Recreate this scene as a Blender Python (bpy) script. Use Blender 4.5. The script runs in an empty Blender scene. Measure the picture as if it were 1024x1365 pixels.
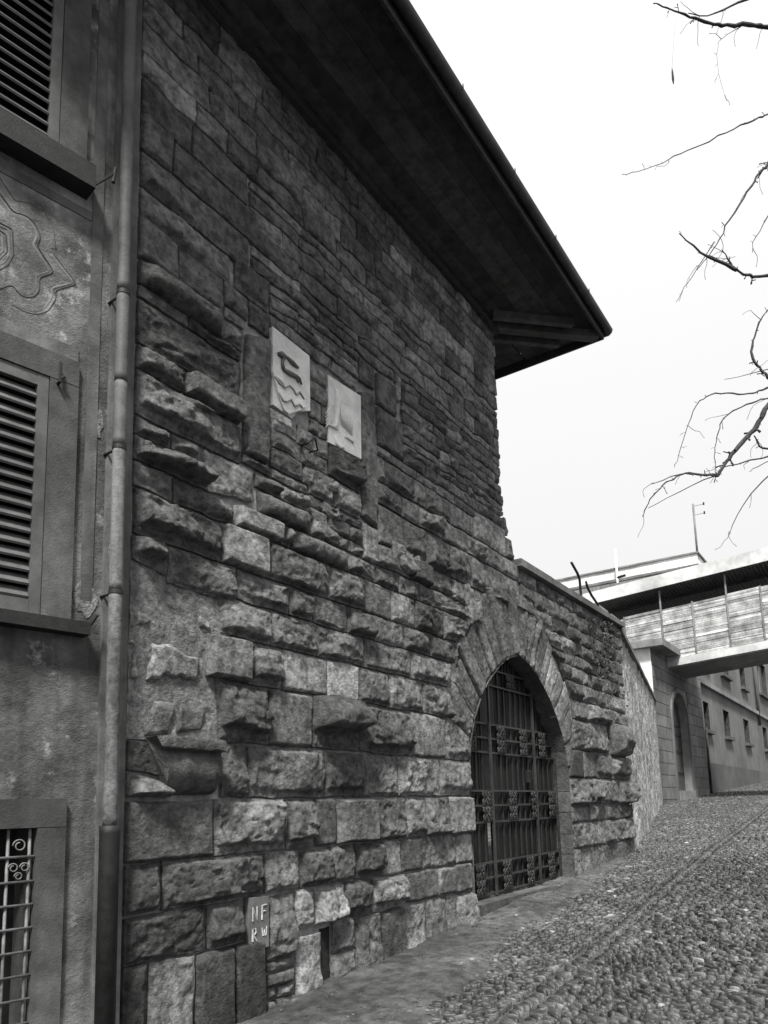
import bpy, math, random
import numpy as np
from mathutils import Vector, Matrix

# ------------------------------------------------------------------ camera, sky, sun, exposure
sc = bpy.context.scene
D, EZ = 3.8, 1.65                       # camera: 3.8 m from the wall plane (Y=0), 1.65 m above the street
v1 = np.array([688., 126., 1000.]); v1 /= np.linalg.norm(v1)
v2 = np.array([-1486., 184., 1000.]); v2 -= v2.dot(v1) * v1; v2 /= np.linalg.norm(v2)
v3 = np.cross(v1, v2)
RC = np.array([v1, v2, v3])             # camera -> world (X along the wall, Y into the hill, Z up)
CAM = np.array([0., -D, EZ])
cam_d = bpy.data.cameras.new('camera'); cam = bpy.data.objects.new('camera', cam_d)
sc.collection.objects.link(cam); sc.camera = cam
cam_d.sensor_fit = 'HORIZONTAL'; cam_d.sensor_width = 36; cam_d.lens = 36 * 1000 / 1024
cam_d.shift_y = (932 - 682.5) / 1024
cam_d.clip_end = 3000; cam_d.clip_start = .05
m = Matrix.Identity(4)
for i in range(3):
    m[i][0] = RC[i, 0]; m[i][1] = -RC[i, 1]; m[i][2] = -RC[i, 2]; m[i][3] = CAM[i]
cam.matrix_world = m

SUN_EL, SUN_AZ = math.radians(55), math.radians(209)    # azimuth: direction towards the sun, from +X counter-clockwise
wd = bpy.data.worlds.new('World'); sc.world = wd; wd.use_nodes = True
nt = wd.node_tree; nt.nodes.clear()
sky = nt.nodes.new('ShaderNodeTexSky'); sky.sky_type = 'NISHITA'; sky.sun_disc = False
sky.sun_elevation = SUN_EL; sky.sun_rotation = math.pi / 2 - SUN_AZ
sky.air_density = 1.0; sky.dust_density = 4.0
bw = nt.nodes.new('ShaderNodeRGBToBW')
mul = nt.nodes.new('ShaderNodeMath'); mul.operation = 'MULTIPLY'; mul.inputs[1].default_value = .03
add = nt.nodes.new('ShaderNodeMath'); add.operation = 'ADD'; add.inputs[1].default_value = 0.
bg = nt.nodes.new('ShaderNodeBackground'); bg.inputs[1].default_value = 1.0
wo = nt.nodes.new('ShaderNodeOutputWorld')
nt.links.new(sky.outputs[0], bw.inputs[0]); nt.links.new(bw.outputs[0], mul.inputs[0])
tc = nt.nodes.new('ShaderNodeTexCoord'); sx = nt.nodes.new('ShaderNodeSeparateXYZ'); nt.links.new(tc.outputs['Generated'], sx.inputs[0])
ov = nt.nodes.new('ShaderNodeMath'); ov.operation = 'MULTIPLY_ADD'; ov.use_clamp = False; ov.inputs[1].default_value = .24; ov.inputs[2].default_value = .37   # standard overcast sky: brighter towards the zenith
mxz = nt.nodes.new('ShaderNodeMath'); mxz.operation = 'MAXIMUM'; mxz.inputs[1].default_value = 0
nt.links.new(sx.outputs[2], mxz.inputs[0]); nt.links.new(mxz.outputs[0], ov.inputs[0]); nt.links.new(ov.outputs[0], add.inputs[1])
nt.links.new(mul.outputs[0], add.inputs[0]); nt.links.new(add.outputs[0], bg.inputs[0]); nt.links.new(bg.outputs[0], wo.inputs[0])
sl = bpy.data.lights.new('sun', 'SUN'); sl.energy = 5.0; sl.angle = math.radians(10); sl.color = (1, .985, .965)
so = bpy.data.objects.new('sun', sl); sc.collection.objects.link(so)
sd = Vector((math.cos(SUN_EL) * math.cos(SUN_AZ), math.cos(SUN_EL) * math.sin(SUN_AZ), math.sin(SUN_EL)))
so.rotation_euler = sd.to_track_quat('Z', 'Y').to_euler()
so.location = (0, -10, 20)
sc.view_settings.view_transform = 'Standard'; sc.view_settings.look = 'None'
sc.view_settings.exposure = .85; sc.view_settings.gamma = 1; sc.view_settings.use_curve_mapping = False
sc.render.engine = 'CYCLES'
sc.render.resolution_x, sc.render.resolution_y = 768, 1024

# ------------------------------------------------------------------ helpers
rnd = random.Random(7)
nrng = np.random.default_rng(11)

def ray(x, y): return RC @ np.array([x - 512., y - 932., 1000.])
def at(x, y, Y=0.):
    d = ray(x, y); return CAM + d * ((Y + D) / d[1])
def atX(x, y, X):
    d = ray(x, y); return CAM + d * (X / d[0])
def atd(x, y, dep):
    return CAM + ray(x, y) * (dep / 1000.)
def X_(x, z=2.5):                       # wall X of a photo column at height z
    y = 932.
    for _ in range(6):
        p = at(x, y); y += -(z - p[2]) * 1000 / (np.linalg.norm(p - CAM) + .01) * .9
    return at(x, y)[0]
def proj(P):
    q = (np.asarray(P) - CAM) @ RC; return 512 + 1000 * q[..., 0] / q[..., 2], 932 + 1000 * q[..., 1] / q[..., 2], q[..., 2]
def gz(x):
    x = np.asarray(x, float); return np.where(x < 13, .060 * x, .78 + (x - 13) * .044)

def _h(ix, iy, iz, s):
    n = (ix * 374761393 + iy * 668265263 + iz * 2147483647 + s * 974711) & 0xffffffff
    n = ((n ^ (n >> 13)) * 1274126177) & 0xffffffff
    n = ((n ^ (n >> 16)) * 2246822519) & 0xffffffff
    return ((n ^ (n >> 15)) & 0xffff) / 32767.5 - 1.0
def noise(x, y, z=0., s=0):
    x = np.asarray(x, float); y = np.asarray(y, float); z = np.asarray(z, float) + 0 * x
    ix, iy, iz = np.floor(x).astype(np.int64), np.floor(y).astype(np.int64), np.floor(z).astype(np.int64)
    fx, fy, fz = x - ix, y - iy, z - iz
    fx, fy, fz = fx * fx * (3 - 2 * fx), fy * fy * (3 - 2 * fy), fz * fz * (3 - 2 * fz)
    r = 0
    for a in (0, 1):
        for b in (0, 1):
            for c in (0, 1):
                r = r + _h(ix + a, iy + b, iz + c, s) * (fx if a else 1 - fx) * (fy if b else 1 - fy) * (fz if c else 1 - fz)
    return r
def fbm(x, y, z=0., s=0, o=4):
    r = 0; a = .5
    for k in range(o):
        r = r + a * noise(np.asarray(x) * 2 ** k, np.asarray(y) * 2 ** k, np.asarray(z) * 2 ** k, s + k); a *= .5
    return r
def sstep(a, b, x):
    t = np.clip((x - a) / (b - a), 0, 1); return t * t * (3 - 2 * t)

WO = {}
def link(o): sc.collection.objects.link(o); return o
def worg(o): return WO.get(o.name, (0, 0, 0))
def place(o, parent, w):
    """set world origin w (no rotation in the hierarchy)"""
    if parent is not None:
        o.parent = parent; p = worg(parent); o.location = (w[0] - p[0], w[1] - p[1], w[2] - p[2])
    else: o.location = w
    WO[o.name] = tuple(w)
def thing(name, label, cat, loc, group=None):
    o = bpy.data.objects.new(name, None); link(o); o.empty_display_size = .2
    o['label'] = label; o['category'] = cat
    if group: o['group'] = group
    place(o, None, tuple(float(c) for c in loc)); return o
def tag(o, label, cat, group=None):
    o['label'] = label; o['category'] = cat
    if group: o['group'] = group
    return o

class MB:
    def __init__(s): s.v = []; s.f = []; s.t = []
    def n(s): return len(s.v)
    def addvf(s, v, f, tone=None):
        k = len(s.v); s.v.extend([tuple(p) for p in v]); s.f.extend([tuple(i + k for i in q) for q in f])
        if tone is not None: s.t.extend([tone] * len(v))
        return s
    def box(s, a, b, bev=0.0):
        x0, y0, z0 = a; x1, y1, z1 = b
        v = [(x, y, z) for z in (z0, z1) for y in (y0, y1) for x in (x0, x1)]
        f = [(0, 2, 3, 1), (4, 5, 7, 6), (0, 1, 5, 4), (2, 6, 7, 3), (0, 4, 6, 2), (1, 3, 7, 5)]
        return s.addvf(v, f)
    def obox(s, o, ax, ay, az):
        """box from a corner o and three edge vectors"""
        o, ax, ay, az = map(np.array, (o, ax, ay, az))
        v = [o + i * ax + j * ay + k * az for k in (0, 1) for j in (0, 1) for i in (0, 1)]
        f = [(0, 2, 3, 1), (4, 5, 7, 6), (0, 1, 5, 4), (2, 6, 7, 3), (0, 4, 6, 2), (1, 3, 7, 5)]
        if np.dot(np.cross(ax, ay), az) < 0: f = [q[::-1] for q in f]
        return s.addvf(v, f)
    def tube(s, pts, rad, n=8, cap=True):
        pts = [np.array(p, float) for p in pts]; N = len(pts)
        if not hasattr(rad, '__len__'): rad = [rad] * N
        k0 = len(s.v); ref = np.array([.13, .31, .94])
        t0 = pts[1] - pts[0]
        a = np.cross(t0, ref); a /= np.linalg.norm(a) + 1e-9
        for i in range(N):
            t = pts[min(i + 1, N - 1)] - pts[max(i - 1, 0)]; t = t / (np.linalg.norm(t) + 1e-9)
            a = a - t * np.dot(a, t); a /= np.linalg.norm(a) + 1e-9
            b = np.cross(t, a)
            for j in range(n):
                q = 2 * math.pi * j / n
                s.v.append(tuple(pts[i] + rad[i] * (math.cos(q) * a + math.sin(q) * b)))
        for i in range(N - 1):
            for j in range(n):
                j2 = (j + 1) % n
                s.f.append((k0 + i * n + j, k0 + i * n + j2, k0 + (i + 1) * n + j2, k0 + (i + 1) * n + j))
        if cap:
            s.f.append(tuple(k0 + j for j in range(n))[::-1]); s.f.append(tuple(k0 + (N - 1) * n + j for j in range(n)))
        return s
    def prism(s, poly, d0, d1, fn):
        """polygon of 2-D points extruded from depth d0 to d1, mapped by fn(a,b,d)"""
        n = len(poly)
        v = [fn(a, b, d0) for a, b in poly] + [fn(a, b, d1) for a, b in poly]
        f = [tuple(range(n)), tuple(range(2 * n - 1, n - 1, -1))] + [(i, i + n, (i + 1) % n + n, (i + 1) % n) for i in range(n)]
        return s.addvf(v, f)
    def grid(s, P):
        """P: array (n,m,3)"""
        n, m_, _ = P.shape; k = len(s.v)
        s.v.extend(map(tuple, P.reshape(-1, 3).tolist()))
        for i in range(n - 1):
            for j in range(m_ - 1):
                a = k + i * m_ + j; s.f.append((a, a + 1, a + m_ + 1, a + m_))
        return s
    def build(s, name, mat, parent=None, smooth=False, origin=None, recalc=True):
        A = np.array(s.v, float)
        c = (A.min(0) + A.max(0)) / 2 if origin is None else np.array(origin, float)
        me = bpy.data.meshes.new(name); me.from_pydata((A - c).tolist(), [], s.f)
        if s.t:
            at_ = me.attributes.new('tone', 'FLOAT', 'POINT'); at_.data.foreach_set('value', s.t)
        me.materials.append(mat)
        if recalc:
            import bmesh
            bm = bmesh.new(); bm.from_mesh(me); bmesh.ops.recalc_face_normals(bm, faces=bm.faces); bm.to_mesh(me); bm.free()
        if smooth: me.polygons.foreach_set('use_smooth', [True] * len(me.polygons))
        o = bpy.data.objects.new(name, me); link(o); place(o, parent, tuple(c.tolist())); return o

def clone(o, w, parent, rot=None, scale=None):
    c = o.copy(); link(c); place(c, parent, w)
    if rot is not None: c.rotation_euler = rot
    if scale is not None: c.scale = scale
    return c

# ------------------------------------------------------------------ materials (black-and-white world: neutral greys)
def grey(v): return (v * .985, v, v * .985, 1)
def N(nt, t, **k):
    n = nt.nodes.new(t)
    for a, b in k.items(): setattr(n, a, b)
    return n
def mat(name, lo, hi, scale=6., rough=.85, bump=.3, bscale=40., tone=False, spots=None, spec=.3, streak=None, metal=0., objvar=0., b2=0., lf=.28):
    """two greys mixed by fractal noise, fine bump; tone: per-piece attribute multiplies; spots=(grey, scale, threshold); streak=(grey, amount)"""
    M = bpy.data.materials.new(name); M.use_nodes = True; t = M.node_tree; t.nodes.clear()
    out = N(t, 'ShaderNodeOutputMaterial'); b = N(t, 'ShaderNodeBsdfPrincipled')
    b.inputs['Roughness'].default_value = rough; b.inputs['Specular IOR Level'].default_value = spec; b.inputs['Metallic'].default_value = metal
    t.links.new(b.outputs[0], out.inputs[0])
    g = N(t, 'ShaderNodeNewGeometry')
    n1 = N(t, 'ShaderNodeTexNoise'); n1.inputs['Scale'].default_value = scale; n1.inputs['Detail'].default_value = 8; n1.inputs['Roughness'].default_value = .65
    t.links.new(g.outputs['Position'], n1.inputs['Vector'])
    r = N(t, 'ShaderNodeValToRGB'); r.color_ramp.elements[0].position = .36; r.color_ramp.elements[1].position = .64
    r.color_ramp.elements[0].color = grey(lo); r.color_ramp.elements[1].color = grey(hi)
    t.links.new(n1.outputs[0], r.inputs[0]); col = r.outputs[0]
    n3 = N(t, 'ShaderNodeTexNoise'); n3.inputs['Scale'].default_value = scale * .13; n3.inputs['Detail'].default_value = 4
    t.links.new(g.outputs['Position'], n3.inputs['Vector'])
    mr = N(t, 'ShaderNodeMapRange'); mr.inputs[1].default_value = .36; mr.inputs[2].default_value = .64; mr.inputs[3].default_value = 1 - lf; mr.inputs[4].default_value = 1 + lf
    t.links.new(n3.outputs[0], mr.inputs[0])
    mx = N(t, 'ShaderNodeMix', data_type='RGBA', blend_type='MULTIPLY'); mx.inputs[0].default_value = 1
    t.links.new(col, mx.inputs[6]); t.links.new(mr.outputs[0], mx.inputs[7]); col = mx.outputs[2]
    if spots:
        n4 = N(t, 'ShaderNodeTexNoise'); n4.inputs['Scale'].default_value = spots[1]; n4.inputs['Detail'].default_value = 6; n4.inputs['Roughness'].default_value = .7
        t.links.new(g.outputs['Position'], n4.inputs['Vector'])
        m4 = N(t, 'ShaderNodeMapRange'); m4.inputs[1].default_value = spots[2]; m4.inputs[2].default_value = spots[2] + .08
        t.links.new(n4.outputs[0], m4.inputs[0])
        m5 = N(t, 'ShaderNodeMix', data_type='RGBA'); t.links.new(m4.outputs[0], m5.inputs[0]); t.links.new(col, m5.inputs[6]); m5.inputs[7].default_value = grey(spots[0]); col = m5.outputs[2]
    if streak:
        mp = N(t, 'ShaderNodeMapping'); mp.inputs['Scale'].default_value = (9, 9, .7)
        t.links.new(g.outputs['Position'], mp.inputs[0])
        n5 = N(t, 'ShaderNodeTexNoise'); n5.inputs['Scale'].default_value = 1.; n5.inputs['Detail'].default_value = 6
        t.links.new(mp.outputs[0], n5.inputs['Vector'])
        m6 = N(t, 'ShaderNodeMapRange'); m6.inputs[1].default_value = .45; m6.inputs[2].default_value = .7; m6.inputs[4].default_value = streak[1]
        t.links.new(n5.outputs[0], m6.inputs[0])
        m7 = N(t, 'ShaderNodeMix', data_type='RGBA'); t.links.new(m6.outputs[0], m7.inputs[0]); t.links.new(col, m7.inputs[6]); m7.inputs[7].default_value = grey(streak[0]); col = m7.outputs[2]
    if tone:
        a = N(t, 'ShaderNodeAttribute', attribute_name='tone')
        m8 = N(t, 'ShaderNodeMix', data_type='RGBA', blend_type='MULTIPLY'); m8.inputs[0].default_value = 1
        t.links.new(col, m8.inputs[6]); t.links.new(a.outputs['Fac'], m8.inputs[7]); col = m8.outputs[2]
    if objvar:
        oi = N(t, 'ShaderNodeObjectInfo')
        m9 = N(t, 'ShaderNodeMapRange'); m9.inputs[3].default_value = 1 - objvar; m9.inputs[4].default_value = 1 + objvar
        t.links.new(oi.outputs['Random'], m9.inputs[0])
        m10 = N(t, 'ShaderNodeMix', data_type='RGBA', blend_type='MULTIPLY'); m10.inputs[0].default_value = 1
        t.links.new(col, m10.inputs[6]); t.links.new(m9.outputs[0], m10.inputs[7]); col = m10.outputs[2]
    t.links.new(col, b.inputs['Base Color'])
    if bump:
        n2 = N(t, 'ShaderNodeTexNoise'); n2.inputs['Scale'].default_value = bscale; n2.inputs['Detail'].default_value = 7; n2.inputs['Roughness'].default_value = .65
        t.links.new(g.outputs['Position'], n2.inputs['Vector'])
        bp = N(t, 'ShaderNodeBump'); bp.inputs['Strength'].default_value = bump; bp.inputs['Distance'].default_value = .05 if b2 else .02
        t.links.new(n2.outputs[0], bp.inputs['Height'])
        if b2:
            n6 = N(t, 'ShaderNodeTexNoise'); n6.inputs['Scale'].default_value = b2; n6.inputs['Detail'].default_value = 5; n6.inputs['Roughness'].default_value = .7
            t.links.new(g.outputs['Position'], n6.inputs['Vector'])
            bq = N(t, 'ShaderNodeBump'); bq.inputs['Strength'].default_value = 1.; bq.inputs['Distance'].default_value = .012
            t.links.new(n6.outputs[0], bq.inputs['Height']); t.links.new(bq.outputs[0], bp.inputs['Normal'])
        t.links.new(bp.outputs[0], b.inputs['Normal'])
    return M

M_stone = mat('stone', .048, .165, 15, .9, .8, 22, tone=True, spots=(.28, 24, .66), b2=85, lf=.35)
M_mortar = mat('mortar', .14, .30, 14, .95, .9, 60)
M_rubblem = mat('rubble_mortar', .10, .28, 20, .95, 1., 40, b2=90)
M_plaster = mat('plaster', .055, .22, 3.4, .9, .5, 40, streak=(.035, .7), spots=(.34, 3.0, .56), b2=130, lf=.55)
M_band = mat('band_plaster', .055, .13, 5, .9, .3, 60, streak=(.03, .75))
M_sgraf = mat('sgraffito', .03, .05, 12, .9, .2, 60)
M_pale = mat('pale_plaster', .10, .20, 6, .9, .3, 60, lf=.4)
M_frame = mat('window_stone', .035, .07, 7, .85, .3, 80, streak=(.025, .5))
M_shut = mat('shutter_paint', .05, .08, 10, .6, .12, 90)
M_dark = mat('dark_wood', .02, .04, 12, .8, .3, 60)
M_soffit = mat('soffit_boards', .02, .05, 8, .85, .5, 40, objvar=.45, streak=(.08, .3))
M_gutter = mat('gutter_metal', .03, .05, 10, .55, .1, 60, metal=.3)
M_pipe = mat('pipe_zinc', .04, .075, 16, .7, .2, 60, streak=(.10, .6), lf=.45)
M_pipe2 = mat('pipe_weathered', .04, .10, 24, .8, .4, 60, streak=(.2, .75), lf=.5)
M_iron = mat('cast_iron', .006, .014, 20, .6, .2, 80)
M_bars = mat('painted_bars', .07, .13, 30, .6, .1, 80)
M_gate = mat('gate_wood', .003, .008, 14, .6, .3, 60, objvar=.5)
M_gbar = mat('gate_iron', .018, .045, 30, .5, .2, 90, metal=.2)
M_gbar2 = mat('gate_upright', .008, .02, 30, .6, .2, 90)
M_marble = mat('marble', .58, .76, 7, .75, .5, 50, spots=(.22, 8, .66), b2=110, lf=.15)
M_chalk = mat('chalk_paint', .22, .42, 60, .95, .2, 90)
M_dirt = mat('street_dirt', .04, .13, 9, 1., 1., 30, spots=(.22, 45, .64), b2=110, lf=.4)
M_cob = mat('cobble', .012, .055, 9, .5, .3, 60, tone=True, spec=.42)
M_cobo = mat('cobble_single', .012, .055, 9, .5, .3, 60, objvar=.55, spec=.42)
M_rough = mat('roughcast', .16, .42, 10, .95, 1., 14, spots=(.025, 13, .545), b2=50)
M_ashlar = mat('far_ashlar', .08, .14, 2.2, .9, .3, 18, objvar=.16, streak=(.05, .5))
M_white = mat('white_paint', .6, .75, 4, .85, .1, 30)
M_farpl = mat('far_plaster', .10, .15, 1.0, .9, .2, 18, streak=(.06, .6))
M_farpl2 = mat('far_plinth', .055, .085, 1.2, .9, .2, 18)
M_win = mat('far_window', .02, .05, 6, .4, 0, 1)
M_reed = mat('reed', .22, .34, 20, .9, .6, 70, tone=True, lf=.35)
M_conc = mat('concrete', .13, .21, 2, .9, .2, 30, streak=(.09, .4))
M_sheet = mat('corrugated_sheet', .06, .11, 4, .6, .1, 30)
M_post = mat('post_metal', .10, .17, 9, .6, .1, 60)
M_bark = mat('bark', .025, .05, 40, .9, .5, 90)
M_leaf = mat('leaf', .025, .06, 20, .8, .2, 60)
M_slot = mat('slot_dark', .02, .035, 9, .95, .3, 30)

# ------------------------------------------------------------------ ground: one sheet that follows the street
XB = [(-40., -1.1), (3.5, -1.25), (4.3, -1.08), (7.04, -.60), (9.75, -.36), (12.0, -.06), (13.5, .3), (40, 6.5), (400, 6.5)]
def verge(x): return np.interp(x, [a for a, b in XB], [b for a, b in XB])
def dirt(x, y):
    e = verge(x) + .18 * fbm(x * 1.3, y * 1.3, s=5) + .0
    rise = .060 * sstep(-.28, .22, y - e)
    return rise + .028 * fbm(x * 2.2, y * 2.2, s=9) * sstep(-.3, .3, y - e) + .02 * fbm(x * .5, y * .5, s=3) \
        + .012 * fbm(x * 9, y * 9, s=13) * sstep(-.3, .2, y - e)
xs = np.concatenate([np.linspace(-60, 2, 26)[:-1], np.arange(2, 16, .045), np.arange(16, 40, .25), np.linspace(40, 75, 26), np.geomspace(80, 1500, 16)])
ys = np.concatenate([-np.geomspace(900, 8, 12), np.arange(-6, -2, .25), np.arange(-2, .4, .045), np.linspace(.5, 6, 12), np.geomspace(8, 900, 12)])
GX, GY = np.meshgrid(xs, ys, indexing='ij')
GZ = np.where(GX < 75, gz(GX), gz(75.)) + dirt(GX, GY) * ((GX > 0) & (GX < 70)) - .014
b = MB(); b.grid(np.stack([GX, GY, GZ], -1))
ground = b.build('ground', M_dirt, None, smooth=True, recalc=False); ground['kind'] = 'structure'

# ------------------------------------------------------------------ the stone tower with the gate wall
tower = thing('stone_tower', 'old tower of rough hewn grey stone blocks with wide dark eaves and pointed gateway', 'tower', (5.6, .3, gz(5.6)))
XL, XT, XR, ZT, ZP = 2.84, 8.38, 13.05, 7.93, 4.68       # left edge, tower edge, wall end, tower top, parapet top
ACX = 8.635
HALF = [(1.47, .2), (1.47, 1.75), (1.45, 2.12), (1.40, 2.35), (1.30, 2.58), (1.13, 2.82), (.91, 3.05), (.59, 3.28), (.30, 3.42), (0., 3.49)]
AL, AR = ACX - 1.47, ACX + 1.47
arcL = [(ACX - a, z) for a, z in HALF]; arcR = [(ACX + a, z) for a, z in HALF[::-1]][1:]
ARC = arcL + arcR
# mortar core: front sheet at Y=.05, arch cut out, reveals .5 deep
YC = .016
b = MB()
def strip(lower, upper, y):              # quads between two polylines of equal length
    for i in range(len(lower) - 1):
        v = [(*lower[i], 0), (*lower[i + 1], 0), (*upper[i + 1], 0), (*upper[i], 0)]
        b.addvf([(p[0], y, p[1]) for p in v], [(0, 1, 2, 3)])
for y in (YC, YC + .55):
    strip([(XL, -1), (AL, -1)], [(XL, ZP), (AL, ZP)], y)
    strip(ARC[:10], [(p[0], ZP) for p in ARC[:10]], y); strip(ARC[9:], [(p[0], ZP) for p in ARC[9:]], y)
    strip([(AR, -1), (XR - .04, -1)], [(AR, ZP), (XR - .04, ZP)], y)
    strip([(XL, ZP), (XT - .03, ZP)], [(XL, ZT), (XT - .03, ZT)], y)
pr = [(XL, -1), (XL, ZT), (XT - .03, ZT), (XT - .03, ZP), (XR - .04, ZP), (XR - .04, -1)]
for i in range(5):
    (a, c), (e, f) = pr[i], pr[i + 1]; b.addvf([(a, YC, c), (e, YC, f), (e, YC + .55, f), (a, YC + .55, c)], [(0, 1, 2, 3)])
b.addvf([(XL, YC + .55, -1), (XL, 7, -1), (XL, 7, ZT), (XL, YC + .55, ZT)], [(0, 1, 2, 3)])
b.addvf([(XT - .03, YC + .55, ZP - .2), (XT - .03, 7, ZP - .2), (XT - .03, 7, ZT), (XT - .03, YC + .55, ZT)], [(0, 1, 2, 3)])
b.addvf([(XL, 7, -1), (XT - .03, 7, -1), (XT - .03, 7, ZT), (XL, 7, ZT)], [(0, 1, 2, 3)])
wall = b.build('wall', M_mortar, tower, recalc=False)
b = MB()
for i in range(len(ARC) - 1):
    (a, c), (e, f) = ARC[i], ARC[i + 1]
    b.addvf([(a, -.03, c), (e, -.03, f), (e, .6, f), (a, .6, c)], [(0, 1, 2, 3)])
mat_rev = mat('reveal_stone', .04, .09, 7, .9, .6, 25, b2=60, objvar=.25)
reveal = b.build('arch_reveal', mat_rev, tower, recalc=False)

for z0, z1 in ((.63, .95), (.95, 1.22), (1.22, 1.52), (1.52, 1.80), (1.80, 2.12)):
    b = MB(); b.box((AR - .025 + rnd.uniform(0, .012), -.022, z0 + .004), (AR + .02, .20, z1 - .004)); b.build('jamb_block', mat_rev, tower)
# --- stones -----------------------------------------------------------------
STONES = []      # (area weight, verts, faces, tone, name)
def warp(X, Z, amp):
    return X + amp * noise(X * 5.1, Z * 5.1, 0, 21) + .4 * amp * noise(X * 17, Z * 17, 0, 22), Z + amp * noise(X * 5.1, Z * 5.1, 0, 23) + .4 * amp * noise(X * 17, Z * 17, 0, 24)
def stone(q, boss=.06, style='boss', tone=1., amp=.009, gap=.0085, res=None, y0=0., name='stone'):
    """q: four corners (X,Z) bottom-left, bottom-right, top-right, top-left"""
    q = np.array(q, float); c = q.mean(0)
    w = (np.linalg.norm(q[1] - q[0]) + np.linalg.norm(q[2] - q[3])) / 2; h = (np.linalg.norm(q[3] - q[0]) + np.linalg.norm(q[2] - q[1])) / 2
    if w < .03 or h < .03: return
    gx, gh = min(gap / w, .2), min(gap / h, .2)
    far = np.hypot(c[0], D)
    if res is None: res = .0115 if far < 7 else (.015 if far < 9.5 else .022)
    if c[1] > 5.4: res *= 1.35
    nu, nv = int(np.clip(w / res, 5, 56)), int(np.clip(h / res, 5, 34))
    # denser sampling near the edges
    def ax(n):
        t = np.linspace(0, 1, n + 1); return t + .06 * np.sin(2 * np.pi * t) * -1
    U, V = np.meshgrid(ax(nu), ax(nv), indexing='ij')
    u = gx + (1 - 2 * gx) * U; v = gh + (1 - 2 * gh) * V
    P = ((1 - u) * (1 - v))[..., None] * q[0] + (u * (1 - v))[..., None] * q[1] + (u * v)[..., None] * q[2] + ((1 - u) * v)[..., None] * q[3]
    X, Z = warp(P[..., 0], P[..., 1], amp)
    sx, sz = rnd.uniform(0, 90), rnd.uniform(0, 90)
    de = np.minimum(np.minimum(U, 1 - U) * w, np.minimum(V, 1 - V) * h)
    x, z = (U - .5) * w, (V - .5) * h
    s = min(w, h)
    if style == 'flat':
        p = boss * sstep(0, .02, de) * (1 + .12 * fbm(x * 6 + sx, z * 6 + sz, s=1)) + .004 * fbm(x * 30 + sx, z * 30 + sz, s=2)
    elif style == 'roll':
        pz = np.clip(1 - np.abs(2 * (V ** .85) - 1) ** 2.2, 0, 1) ** .6; px = sstep(0, .1, np.minimum(U, 1 - U) * w)
        p = boss * pz * (.25 + .75 * px) * (1 + .25 * fbm(x * 5 + sx, z * 9 + sz, s=1)) + .012 * fbm(x * 22 + sx, z * 22 + sz, s=2) * sstep(0, .03, de)
    elif style == 'corbel':
        pz = sstep(.30, .52, V + .06 * np.sin(U * 5 + sx)) * (1 - .45 * sstep(.6, 1., V)); px = sstep(0, .07, np.minimum(U, 1 - U) * w)
        p = boss * pz * px * (1 + .3 * fbm(x * 5 + sx, z * 5 + sz, s=1)) + .02 * fbm(x * 14 + sx, z * 14 + sz, s=2) * sstep(0, .04, de)
    else:
        if style == 'boss': boss = boss * .95
        mg = .024 if style == 'boss' else .014
        e = sstep(mg * .45, mg * .45 + .026, de + .007 * fbm(x * 13 + sx, z * 13 + sz, s=8))
        K = 11; pl = []
        for _ in range(K):          # cleft facets: lower envelope of random planes
            a, bb, cc = rnd.uniform(-.55, .55), rnd.uniform(-.35, .75), rnd.uniform(.3, 1.5) * boss
            x0, z0 = rnd.uniform(-.5, .5) * w, rnd.uniform(-.5, .35) * h
            pl.append(cc + .55 * boss + a * (x - x0) * boss / s * 1.6 - bb * (z - z0) * boss / s * 2.0)
        pl = np.stack(pl); pl.sort(axis=0)
        fac = np.clip(pl[0], .12 * boss, 1.5 * boss)
        pil = np.clip(1 - np.abs(2 * V ** .8 - 1) ** 3, 0, 1) ** .5
        rid = 1 - 2 * np.abs(fbm(x * 7 + sx, z * 11 + sz, s=3, o=3))
        NS = int(np.clip(w * h / .006, 8, 34)); sxx = np.array([rnd.uniform(-.55, .55) * w for _ in range(NS)]); szz = np.array([rnd.uniform(-.55, .55) * h for _ in range(NS)])
        wx_, wz_ = x + .03 * fbm(x * 9 + sx, z * 9 + sz, s=61), z + .03 * fbm(x * 9 + sx, z * 9 + sz, s=62)
        nid = np.argmin((wx_[..., None] - sxx) ** 2 + 1.7 * (wz_[..., None] - szz) ** 2, axis=-1)
        ta, tb, tc_ = (np.array([rnd.gauss(0, 1) for _ in range(NS)]) for _ in range(3))
        shard = boss * (.07 * tc_[nid] + .8 * ta[nid] * (x - sxx[nid]) - 1.1 * np.abs(tb[nid]) * (z - szz[nid])) * np.clip(1.4 - np.hypot(x - sxx[nid], z - szz[nid]) * 3, .3, 1)
        rid2 = 1 - 2 * np.abs(fbm(x * 15 + sx + .6 * rid, z * 19 + sz, s=9, o=4))
        p = e * (fac * (.45 + .55 * pil) + shard + .16 * boss * (rid - .6) + .008 * (rid2 - .6)) + .12 * boss * fbm(x * 10 + sx, z * 13 + sz, s=5, o=4) * e \
            + .007 * e * fbm(x * 34 + sx, z * 34 + sz, s=6, o=3) + .004 * fbm(x * 40 + sx, z * 40 + sz, s=16, o=2)
        # a broken under edge: lower part cut back
        if style == 'boss' and rnd.random() < .6:
            cut = .12 + .12 * rnd.random() + .10 * fbm(x * 4 + sx, z * 0 + sz, s=7)
            p = p * (.22 + .78 * sstep(cut - .05, cut + .05, V)) + e * .3 * boss * sstep(cut - .04, cut + .04, V)
    Y = y0 - .014 - np.maximum(p, -.006)
    if 11.3 < c[0] < 12.9 and 3.3 < c[1] < 4.62: tone = tone * rnd.choice([.35, .5, .8, 1.1])
    k = (nu + 1) * (nv + 1)
    A = np.stack([X, Y, Z], -1).reshape(-1, 3)
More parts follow.
